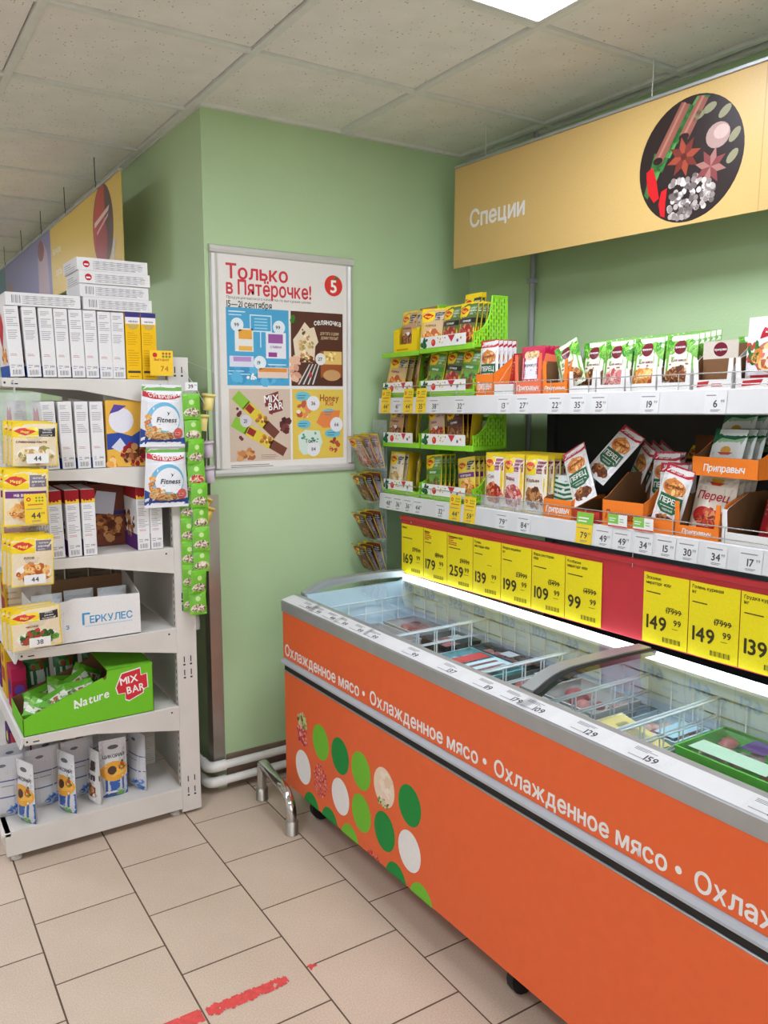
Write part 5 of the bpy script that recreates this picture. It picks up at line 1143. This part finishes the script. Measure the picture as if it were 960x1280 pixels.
ringb = carton(.140, .05, .226, rgb(224, 172, 70), {'front': ring_front, 'left': lambda p: spine(p, None, 3)}, 'cereal_box')
setbox(ringb, .7045, GY + .010, ZS[1] + .0015, 'orange cereal box with blue swoosh and brown cereal rings, facing out')
for i, x in enumerate((.46, .6, .75)): setbox(cer2, x, GY + .30, ZS[1] + .0015, f'shaded cereal box at the back of the second shelf, {ORD[i]} from aisle')
# third shelf
for i, x in enumerate((.508, .562, .6115)): setbox(cer3, x, GY + .008, ZS[2] + .0015, f'cereal box spine with red and yellow top, {ORD[i]} from the aisle', ry=-radians((1.4, .8, .2)[i]))
for i, x in enumerate((.794, .840)): setbox(cer3, x, GY + .008, ZS[2] + .0015, f'white cereal box beside the upright on the third shelf, {("left", "right")[i]} one')
dkb = carton(.135, .05, .225, rgb(110, 60, 44), {'front': lambda p: (p.blobs(.5, .3, .4, .22, FOODS['brown'], 50, .013, 2, 4), p.poly([(.1, .55), (.3, .9), (.8, .85), (.7, .5)], rgb(206, 206, 214), 3), p.rect(0, .5, 1, .56, rgb(60, 50, 110), 2)), 'left': lambda p: p.blobs(.5, .4, .4, .3, FOODS['brown'], 20, .012, 2, 3)}, 'cereal_box')
setbox(dkb, .6575, GY + .16, ZS[2] + .0015, 'brown cereal box standing in the dark gap of the third shelf')
for i, x in enumerate((.44, .59, .74)): setbox(dkb, x, GY + .42 + .03 * i, ZS[2] + .0015, f'brown cereal box deep in the dark third shelf, {ORD[i]} from aisle')
# fourth shelf: white oat carton
oc = thing('oat_carton', 'open white carton with blue lettering on the fourth shelf', 'carton', loc=(.44, GY + .006, ZS[3] + .001))
cw_, cd_, chh = .352, .22, .148
mb = MB().prism([(0, 0), (cw_, 0), (cw_, chh - .002), (.13, chh + .006), (.10, chh), (0, chh - .01)], 1, 0, .003, rgb(226, 224, 220)); p = Pr(cw_, chh); BLU = rgb(66, 150, 196)
p.text('ЕРКУЛЕС', .715, .50, .17, BLU, 1, 1, wmax=.41); p.text('Г', .475, .53, .27, BLU, 2, 1); p.lines(.46, .34, .92, .37, 1, rgb(170, 200, 216), 1, .6, 3, False); p.text('з', .30, .40, .12, BLU, 1, 1)
p.into(mb, flatmap((0, 0, 0), (1, 0, 0), (0, 0, 1))); obj('front_panel', mb, 'card', oc)
for x in (0, cw_ - .003): obj('side_panel', MB().prism([(.003, 0), (cd_, 0), (cd_, chh + .05 if x else chh), (cd_ * .7, chh + .04 if x else chh), (.003, chh)], 0, x, x + .003, rgb(206, 200, 190)), 'card', oc)
obj('back_panel', MB().box(0, cw_, cd_ - .003, cd_, 0, chh + .03, rgb(140, 104, 74)), 'card', oc); obj('bottom', MB().box(0, cw_, 0, cd_, 0, .003, rgb(150, 112, 80)), 'card', oc)
def d_oat(p): p.rect(0, 0, 1, 1, rgb(220, 224, 228), 1); p.rect(.1, .3, .9, .6, rgb(70, 140, 190), 2)
pk('oat', .10, .14, .05, d_oat, back=rgb(210, 214, 218))
for i in range(3): tag(obj('oat_bag', PK['oat'], loc=(.50 + .11 * i, GY + .10 + .02 * (i % 2), ZS[3] + .02)), f'white oat bag inside the open carton, {ORD[i]} from the aisle', 'bag', 'oat bags in the carton')
for i in range(5): setbox(carton(.075, .05, .19, rgb(150, 138, 118), {'front': lambda p: p.lines(.1, .3, .9, .9, 6, rgb(120, 108, 92), 1, .3, 4)}, 'grocery_box'), .46 + .088 * i, GY + .42, ZS[3] + .0015, f'plain beige grocery box at the back of the fourth shelf, {ORD[i]} from the aisle', name='grocery_box', cat='box', grp='boxes at the back of the left shelving')
# fifth shelf: green bar carton
gb = thing('bar_carton', 'bright green slanted display carton of muesli bars on the fifth shelf', 'carton', loc=(.388, GY + .006, ZS[4] + .001))
bw, bd_ = .440, .24; GBC = rgb(112, 190, 40)
side = [(0, 0), (bw, 0), (bw, .180), (bw - .16, .182), (bw - .163, .152), (bw - .172, .147), (bw - .175, .158), (0, .060)]
mb = MB().prism(side, 1, 0, .002, GBC); p = Pr(bw, .18)
q = [(.695, .62), (.745, .90), (.90, .96), (.905, .80), (.955, .82), (.96, .52), (.92, .50), (.92, .42), (.80, .30), (.77, .34), (.77, .48), (.71, .48)]
p.poly(q, W_, 1); p.poly([(u + (.83 - u) * .06, v + (.63 - v) * .07) for u, v in q], rgb(206, 50, 56), 2)
p.text('MIX', .805, .745, .15, W_, 4, 1, rot=.10, wmax=.14); p.text('BAR', .855, .545, .15, W_, 4, 1, rot=.10, wmax=.14); p.text('Nature', .51, .50, .17, W_, 2, 1, rot=.16, wmax=.27, shear=.2); p.poly([(.37, .50), (.395, .46), (.40, .42)], W_, 2); p.poly([(.375, .38), (.40, .40), (.41, .35)], W_, 2)
p.into(mb, flatmap((0, 0, 0), (1, 0, 0), (0, 0, 1))); obj('front_panel', mb, 'card', gb)
obj('back_panel', MB().prism([(0, 0), (bw, 0), (bw, .180), (bw - .16, .182), (bw - .175, .158), (0, .060)], 1, bd_ - .002, bd_, BRN), 'card', gb)
obj('inner_liner', MB().prism([(0.01, 0.005), (bw - .01, .005), (bw - .01, .176), (bw - .15, .178), (bw - .17, .155), (.01, .055)], 1, .0022, .004, BRN), 'card', gb)
obj('end_panel', MB().box(bw - .002, bw, 0, bd_, 0, .18, GBC), 'card', gb); obj('end_panel', MB().box(0, .002, 0, bd_, 0, .06, GBC), 'card', gb); obj('lid_flap', MB().box(bw - .16, bw, 0, bd_, .180, .182, GBC), 'card', gb); obj('bottom', MB().box(0, bw, 0, bd_, 0, .002, BRN), 'card', gb)
def d_bar(p): p.rect(0, 0, 1, 1, rgb(96, 176, 40), 1); p.poly([(0, .6), (1, .8), (1, .5), (0, .3)], rgb(226, 226, 214), 2); p.blobs(.5, .5, .3, .2, FOODS['brown'] + FOODS['green'], 14, .008, 3, 4)
pk('bar', .12, .075, .03, d_bar, back=rgb(120, 180, 60), mats='foil')
for i in range(9): tag(obj('muesli_bar', PK['bar'], loc=(.44 + .022 * i, GY + .05 + .055 * (i % 3), ZS[4] + .022 + .008 * i), rot=(-.25 - .15 * (i % 2), .55 - .35 * ((i * 5) % 4), .3 * ((i * 7) % 3 - 1))), f'green and white wrapped bar in the slanted carton, {ORD[i]} from the aisle', 'bar', 'wrapped bars in the green carton')
pk('tea', .10, .17, .05, lambda p: (p.rect(0, 0, 1, 1, rgb(40, 110, 56), 1), p.rect(0, .3, 1, .6, rgb(206, 216, 200), 2), p.blobs(.5, .75, .3, .12, FOODS['green'], 12, .012, 3, 3)), back=rgb(50, 110, 60))
for i in range(4): tag(obj('tea_bag_pack', PK['tea'], loc=(.50 + .105 * i, GY + .36, ZS[4] + .012), rot=(-.1, 0, .3)), f'dark green pack behind the slanted carton, {ORD[i]} from the aisle', 'pack', 'green packs behind the bar carton')
setbox(carton(.05, .10, .16, rgb(170, 30, 70), {'left': lambda p: p.circ(.5, .5, .03, rgb(60, 40, 110), 1), 'front': lambda p: (p.rect(0, .3, 1, .7, rgb(150, 24, 60), 1), p.circ(.5, .5, .018, rgb(90, 60, 140), 2))}, 'tea_box'), .394, GY + .26, ZS[4] + .0015, 'crimson tea box behind the open end of the slanted carton', name='tea_box', cat='box', grp=None)
setbox(carton(.075, .06, .20, rgb(206, 202, 192), {'front': lambda p: p.lines(.5, .2, .75, .6, 5, rgb(90, 86, 82), 1, .4, 4)}, 'grocery_box'), .80, GY + .27, ZS[4] + .0015, 'white grocery box behind the right end of the slanted carton', name='grocery_box', cat='box', grp='boxes at the back of the left shelving')
# bottom deck: chicory pouches
def d_chic(p):
    p.rect(0, 0, 1, 1, rgb(216, 216, 218), 1); p.rect(0, 0, 1, .34, rgb(40, 90, 160), 2); p.ell(.5, .46, .5, .17, rgb(226, 160, 50), 3, 20); p.circ(.42, .48, .016, rgb(70, 40, 26), 4, 14); p.poly([(.4, .36), (.95, .42), (.9, .56), (.6, .5)], rgb(232, 180, 70), 4)
    p.text('ЦИКОРИЙ', .5, .72, .055, rgb(70, 70, 80), 5, 1, wmax=.92); p.ell(.5, .87, .2, .035, rgb(90, 90, 96), 3); p.blobs(.8, .55, .14, .08, FOODS['green'], 8, .007, 5, 3); p.rect(.55, .02, .85, .12, rgb(110, 180, 60), 4); p.lines(.1, .14, .9, .3, 3, rgb(190, 210, 230), 4, .25, 3)
def d_chicback(p):
    p.rect(0, 0, 1, 1, rgb(192, 192, 194), 1); p.ell(.4, .86, .12, .025, rgb(100, 100, 110), 2); p.rect(0, .60, 1, .62, rgb(60, 84, 130), 2); p.rect(0, .52, .7, .53, rgb(60, 84, 130), 2); p.rect(0, .34, 1, .36, rgb(60, 84, 130), 2); p.blobs(.75, .12, .25, .08, [rgb(90, 130, 190), rgb(60, 100, 170)], 10, .016, 2, 5); p.lines(.1, .66, .9, .8, 4, rgb(150, 150, 156), 2, .3, 2)
pk('chic', .096, .215, .055, d_chic, back=rgb(196, 196, 198), doy=True); pk('chicb', .115, .215, .055, d_chicback, back=rgb(196, 196, 198), doy=True)
pk('coffee', .07, .20, .05, lambda p: (p.rect(0, 0, 1, 1, rgb(216, 214, 210), 1), p.rect(0, .45, 1, .55, rgb(50, 40, 40), 2), p.blobs(.5, .25, .3, .1, FOODS['brown'], 14, .012, 3, 4), p.rect(.2, .62, .8, .8, rgb(60, 44, 40), 2)), back=rgb(206, 204, 200), doy=True)
def sp(key, x, y, label, rz=0.0, lean=0.0): return tag(obj('drink_pouch', PK[key], loc=(x, y, .1125), rot=(lean, 0, rz)), label, 'pouch', 'stand-up pouches on the bottom deck')
sp('chic', .692, GY + .08, 'white chicory pouch with orange cup picture facing out', -.05)
sp('chicb', .340, GY + .13, 'silver pouch back with blue lines cut by the left edge', -.1); sp('chic', .392, GY + .055, 'chicory pouch turned edge-on beside the left silver pouch', -1.15); sp('chicb', .462, GY + .14, 'wide silver pouch back between two edge-on pouches', .1)
sp('chic', .525, GY + .055, 'chicory pouch turned edge-on in the middle of the bottom deck', -1.15); sp('chicb', .582, GY + .15, 'silver pouch back behind the middle edge-on pouch', .1); sp('coffee', .622, GY + .06, 'white pouch with dark lettering left of the chicory pouch', -1.3); sp('chicb', .785, GY + .10, 'silver pouch edge right of the chicory pouch', -1.3)
for i in range(4): sp('chicb', .38 + .12 * i, GY + .235, f'silver pouch in the second row of the bottom deck, {ORD[i]} from the aisle', .1 * (i % 2))
cb = carton(.052, .08, .25, rgb(202, 194, 180), {'front': lambda p: [p.lines(.08, .06 + .2 * k, .92, .2 + .2 * k, 4, rgb(172, 162, 148), 1, .3, k) for k in range(4)]}, 'coffee_box')
for i in range(3): setbox(cb, .74 + .054 * i, GY + .26, .1125, f'beige coffee box at the back of the bottom deck, {ORD[i]} from the aisle', name='coffee_box', cat='box', grp='coffee boxes on the bottom deck')
for i in range(2): setbox(cb, .56 + .06 * i, GY + .34, .1125, f'shaded coffee box behind the pouches, {("left", "right")[i]} one', name='coffee_box', cat='box', grp='coffee boxes on the bottom deck')

# ---------------------------------------------------------------- clip strip of sachets at the shelf front (left)
def d_clip(food, banner, seed, lab): return d_sachet(food, banner, rgb(40, 38, 40) if seed % 2 else rgb(120, 110, 120), lab, bg=rgb(230, 214, 180), plate=rgb(238, 234, 226) if seed != 2 else None, seed=seed)
pk('c1', .132, .135, .011, d_clip('cream', None, 1, 'сливочная паста'), back=yb); pk('c2', .132, .18, .011, d_clip('orange', rgb(110, 40, 120), 2, 'на второе'), back=yb); pk('c3', .126, .165, .011, d_clip('orange', None, 4, 'плов'), back=yb); pk('c4', .15, .135, .011, d_clip('green', None, 5, 'чеснок'), back=yb)
cs = thing('clip_strip', 'clear plastic hanging strip with four sachet pockets at left', 'clip strip', loc=(.435, 2.765, 0))
obj('backing_sheet', MB().box(-.075, .055, .0, .0015, .74, 1.575), 'clear_plastic', cs)
obj('hook', MB().tube([(-.02, .0, 1.57), (-.02, .0, 1.60), (-.02, .02, 1.612), (-.02, .045, 1.606)], .003, 6), 'clear_plastic', cs)
pockets = [('c1', 1.352, .125, .020), ('c2', 1.165, .12, -.016), ('c3', .972, .12, -.008), ('c4', .768, .15, -.004)]
plab = ['creamy pasta sachet in the top pocket', 'sachet with purple banner in the second pocket', 'sachet with orange dish in the third pocket', 'green herb sachet in the lowest pocket']
for i, (key, z, wd, dx) in enumerate(pockets):
    q = MB(); n = 10; hh = .09
    for a in range(n):
        x0_, x1_ = -wd * .62 + wd * 1.24 * a / n, -wd * .62 + wd * 1.24 * (a + 1) / n
        f_ = lambda x: -.062 * (1 - (x / (wd * .63)) ** 2) - .002
        q.face([(x0_ + dx, f_(x0_) * .4, z - .012), (x1_ + dx, f_(x1_) * .4, z - .012), (x1_ + dx, f_(x1_), z + hh), (x0_ + dx, f_(x0_), z + hh)], sm=True)
    obj('pocket', q, 'clear_plastic', cs)
    for d in range(3):
        tag(obj('seasoning_packet', PK[key], loc=(.435 + dx - .010 * d, 2.722 + .0165 * d, z - .004 + .003 * d), rot=(.08, .03 if i != 3 else -.03, 0)),
            f'{plab[i]}, left clip strip, {ORD[d]} from front', 'packet', 'sachets in the left clip strip')
    if i in (0, 2, 3):
        mt_ = MB().box(-.032, .032, -.0006, 0, 0, .03, rgb(228, 226, 222)); p = Pr(.064, .03); p.text('44' if i < 3 else '38', .5, .5, .5, rgb(60, 58, 60), 1, 1); p.into(mt_, flatmap((-.032, -.0006, 0), (1, 0, 0), (0, 0, 1)))
        tag(obj('price_tag', mt_, 'print', mtx=T(.435 + dx + .005, 2.70, z + .006)), f'small white tag on the {("top", "", "third", "lowest")[i]} pocket of the left clip strip', 'price tag', 'tags on the left clip strip')
ye_ = tag_mesh('44', 1, 0); tag(obj('price_tag', ye_, mtx=T(.445, 2.696, 1.17) @ Matrix.Scale(1.0, 4)), 'yellow promotion tag on the second pocket of the left clip strip', 'price tag', 'tags on the left clip strip')
# ---------------------------------------------------------------- cereal bags hung on the shelving end
def d_fit(p):
    p.rect(0, 0, 1, 1, rgb(228, 228, 230), 1); p.rect(0, .90, 1, .97, rgb(110, 170, 70), 2); p.poly([(.02, .90), (.02, .81), (.3, .77), (.5, .76), (.7, .77), (.98, .81), (.98, .90), (.7, .865), (.5, .86), (.3, .865)], rgb(196, 40, 52), 3); p.text('СУПЕРЦЕНА', .5, .842, .062, W_, 9, 1, wmax=.90, arc=-.028)
    p.ell(.5, .45, .40, .27, rgb(110, 180, 214), 2, 28); p.ell(.53, .435, .33, .225, rgb(232, 232, 234), 3, 28); p.poly([(0, 0), (1, 0), (1, .15), (.7, .12), (.4, .12), (.15, .24), (0, .30)], rgb(36, 70, 140), 4); p.rect(0, 0, 1, .045, rgb(228, 228, 230), 12); p.blobs(.28, .24, .13, .09, FOODS['orange'] + FOODS['cream'], 36, .010, 5, 3); p.blobs(.5, .18, .2, .045, FOODS['orange'] + FOODS['cream'], 36, .010, 5, 6); p.blobs(.14, .40, .05, .12, FOODS['orange'], 18, .008, 5, 8)
    p.text('Fitness', .56, .44, .085, rgb(50, 50, 60), 8, 1, wmax=.52, shear=.2); p.poly([(.56, .5), (.6, .52), (.66, .585), (.61, .545), (.56, .575), (.585, .53)], rgb(50, 50, 60), 8); p.lines(.36, .36, .8, .375, 1, rgb(150, 150, 156), 8, .5, 2); p.circ(.83, .22, .019, rgb(214, 90, 80), 8, 16); p.lines(.74, .19, .92, .25, 3, W_, 10, .3, 3)
pk('fit', .152, .212, .05, d_fit, back=rgb(214, 216, 220), wtop=.90, wbot=1.04, top=.1)
for i, (x, z, lab) in enumerate(((.879, 1.392, 'white and blue cereal bag hanging on the shelf end, upper one'), (.887, 1.180, 'white and blue cereal bag hanging on the shelf end, lower one'))):
    tag(obj('cereal_bag', PK['fit'], loc=(x, 2.780 - .0 + .006 * i, z), rot=(0, .02, 0)), lab, 'cereal bag', 'hanging cereal bags')
hk = thing('display_hook', 'white wire hook holding the hanging cereal bags', 'hook', loc=(0, 0, 0))
obj('wire', MB().tube([(.935, GY, 1.60), (.88, GY - .02, 1.602), (.88, GY - .05, 1.598)], .0025, 6), 'wire_white', hk)
mt_ = MB().box(-.022, .022, -.0006, 0, 0, .028, rgb(232, 230, 228)); p = Pr(.044, .028); p.text('39', .45, .5, .5, K_, 1, 1); p.text('90', .84, .66, .2, K_, 1, 0); p.into(mt_, flatmap((-.022, -.0006, 0), (1, 0, 0), (0, 0, 1)))
tag(obj('price_tag', mt_, 'print', mtx=T(.985, 2.772, 1.585)), 'white tag reading 39 above the green seed packs', 'price tag')
mt_ = MB().box(-.04, .04, -.0006, 0, 0, .085, rgb(240, 196, 40)); p = Pr(.08, .085); p.circ(.22, .82, .008, RED, 1)
for a in range(3):
    for b_ in range(2): p.circ(.58 + a * .14, .88 - b_ * .12, .0045, rgb(110, 140, 40) if b_ else rgb(170, 90, 40), 1, 8)
p.text('Выгодно!', .5, .64, .1, rgb(180, 60, 40), 1, 1, wmax=.7); p.text('74', .62, .28, .22, rgb(190, 120, 30), 1, 1); p.into(mt_, flatmap((-.04, -.0006, 0), (1, 0, 0), (0, 0, 1)))
tag(obj('price_tag', mt_, 'print', mtx=T(.892, 2.80, 1.635)), 'yellow promotion tag reading 74 beside the yellow cereal boxes', 'price tag')
# green seed packs in a hanging column
def d_seed(k):
    def f(p):
        p.rect(0, 0, 1, 1, rgb(112, 190, 40), 1); p.rect(0, .92, 1, 1, rgb(140, 206, 70), 2); p.circ(.5, .68, .009, rgb(196, 224, 150), 2, 14); p.ell(.5, .26, .44, .2, (rgb(226, 214, 190), rgb(210, 200, 150))[k % 2], 2); p.blobs(.5, .26, .4, .17, [rgb(120, 96, 70), rgb(196, 176, 146), rgb(90, 70, 56), rgb(230, 220, 200)] if k != 2 else [rgb(200, 60, 50), rgb(230, 190, 160), rgb(180, 40, 40)], 60, .0045, 3, k + 2, 5)
    return f
for k in range(3): pk(f'seed{k}', .060, .088, .012, d_seed(k), back=rgb(110, 180, 50), nx=6, ny=8)
for i in range(10): tag(obj('seed_pack', PK[f'seed{(0, 1, 0, 2, 0, 1, 0, 1, 0, 0)[i]}'], loc=(.985 + .022 * min(1, i / 5) * (1 if i < 8 else .2), 2.775 + .004 * (i % 2), 1.485 - .0785 * i), rot=(.04 - .08 * (i % 2), .03 * ((i % 3) - 1), .15 * ((i % 3) - 1))), f'green seed pack in the front hanging column, {ORD[i]} from the top', 'seed pack', 'green seed packs in the hanging column')
for i in range(7): tag(obj('seed_pack', PK['seed0'], loc=(.972, 2.80, 1.30 - .085 * i), rot=(0, 0, -.5)), f'green seed pack in the rear hanging column, {ORD[i]} from the top', 'seed pack', 'green seed packs in the rear column')
ss = thing('hanging_strip', 'clear plastic strip holding the column of green seed packs', 'strip'); obj('strip', MB().box(.975, .995, 2.788, 2.789, .72, 1.60), 'clear_plastic', ss); obj('foil_header', MB().box(.955, 1.004, 2.776, 2.7775, 1.545, 1.583, rgb(226, 226, 226)), 'chrome', ss)
# little plastic pots on a string
st_ = thing('string', 'thin string with little pots hanging beside the poster', 'string'); obj('cord', MB().tube([(.965, 2.80, 1.66), (1.02, 2.83, 1.60), (1.065, 2.84, 1.52), (1.06, 2.84, 1.36), (1.055, 2.84, 1.20), (1.05, 2.84, 1.10)], .0012, 6), 'thread', st_); obj('cord', MB().tube([(.965, 2.815, 1.695), (1.05, 2.88, 1.675), (1.13, 2.93, 1.655)], .0008, 6), 'thread', st_)
def pot(x, z, mat, lab, tilt):
    t_ = thing('plastic_pot', lab, 'pot', mtx=T(x, 2.845, z) @ Matrix.Rotation(tilt, 4, 'Y'), group='little plastic pots on the string')
    obj('cup', MB().lathe([(0, -.052), (.0155, -.052), (.017, -.05), (.0215, 0), (0, 0)], 16), mat, t_); obj('rim', MB().lathe([(.019, -.002), (.0265, -.001), (.0265, .006), (.024, .008), (0, .008)], 16), mat, t_)
pot(1.075, 1.565, 'cup_yellow', 'yellow plastic pot, uppermost on the string', .12); pot(1.048, 1.492, 'cup_yellow', 'yellow plastic pot, second on the string', .05); pot(1.062, 1.395, 'cup_lilac', 'lilac plastic pot, upper of the two', -.1); pot(1.065, 1.302, 'cup_lilac', 'lilac plastic pot, lower of the two', -.15); pot(1.055, 1.19, 'cup_ochre', 'ochre plastic pot, lower end of the string', .5); pot(1.062, 1.155, 'cup_ochre', 'ochre plastic pot, last on the string', .3)
# ---------------------------------------------------------------- clip strip at the end of the spice shelves, seen from the side
rc = thing('clip_strip', 'clear plastic hanging strip of sachet pockets between poster and spice shelves', 'clip strip', loc=(1.80, 2.865, 0))
obj('backing_sheet', MB().box(.022, .0235, -.055, .055, .80, 1.47), 'clear_plastic', rc)
pk('rc', .10, .13, .014, d_sachet('brown', None, rgb(40, 34, 34), 'гуляш', bg=rgb(120, 60, 40), seed=9), back=rgb(36, 40, 60))
pk('rc2', .10, .15, .014, d_sachet('pink', None, rgb(150, 130, 120), 'рагу', bg=rgb(196, 150, 130), seed=12), back=rgb(40, 44, 60))
for i, (z, key, xo) in enumerate(((1.285, 'rc2', -.12), (1.145, 'rc', -.105), (.985, 'rc', -.10), (.85, 'rc', -.10))):
    q = MB(); n = 8
    for a in range(n):
        t0, t1 = -1 + 2 * a / n, -1 + 2 * (a + 1) / n; f_ = lambda t__: xo * (1 - t__ * t__ * .9)
        q.face([(f_(t0) * .45 + .02, .055 * t0, z - .02), (f_(t1) * .45 + .02, .055 * t1, z - .02), (f_(t1) + .02, .055 * t1, z + .075), (f_(t0) + .02, .055 * t0, z + .075)], sm=True)
    obj('pocket', q, 'clear_plastic', rc)
    for d in range(3):
        tag(obj('seasoning_packet', PK[key], mtx=T(1.80 + .02 + xo * .42 + .02 * d, 2.865, z - .012) @ RZ(-pi / 2 + .12 * d) @ Matrix.Rotation(.52 - .10 * d, 4, 'X')), f'sachet in the {ORD[i]} pocket of the right clip strip, {ORD[d]} from front', 'packet', 'sachets in the right clip strip')

# more groceries along the aisle side of the left shelving
for i, (z, y, c, c2, lab) in enumerate(((ZS[4], 3.24, rgb(214, 170, 30), rgb(160, 60, 40), 'yellow grocery box on the fifth shelf at the left edge'), (ZS[4], 3.38, rgb(90, 40, 110), rgb(220, 200, 220), 'violet grocery box on the fifth shelf at the left edge'),
        (ZS[3], 3.12, rgb(190, 150, 40), rgb(150, 40, 40), 'mustard grocery box on the fourth shelf at the left edge'), (ZS[2], 3.02, rgb(170, 40, 50), rgb(230, 210, 90), 'red grocery box on the third shelf at the left edge'), (.1125, 3.12, rgb(150, 28, 50), rgb(230, 220, 220), 'dark red box on the bottom deck at the left edge'), (.1125, 3.25, rgb(80, 40, 100), rgb(220, 210, 90), 'violet box on the bottom deck at the left edge'))):
    setbox(carton(.07, .10, .19, c, {'left': (lambda cc: lambda p: (p.rect(.1, .3, .9, .6, cc, 1), p.circ(.5, .78, .02, cc, 1)))(c2), 'front': (lambda cc: lambda p: p.lines(.1, .1, .9, .8, 6, cc, 1, .3, 3))(c2)}, 'grocery_box'), .395, y, z + .0015, lab, name='grocery_box', cat='box', grp='boxes along the aisle side')
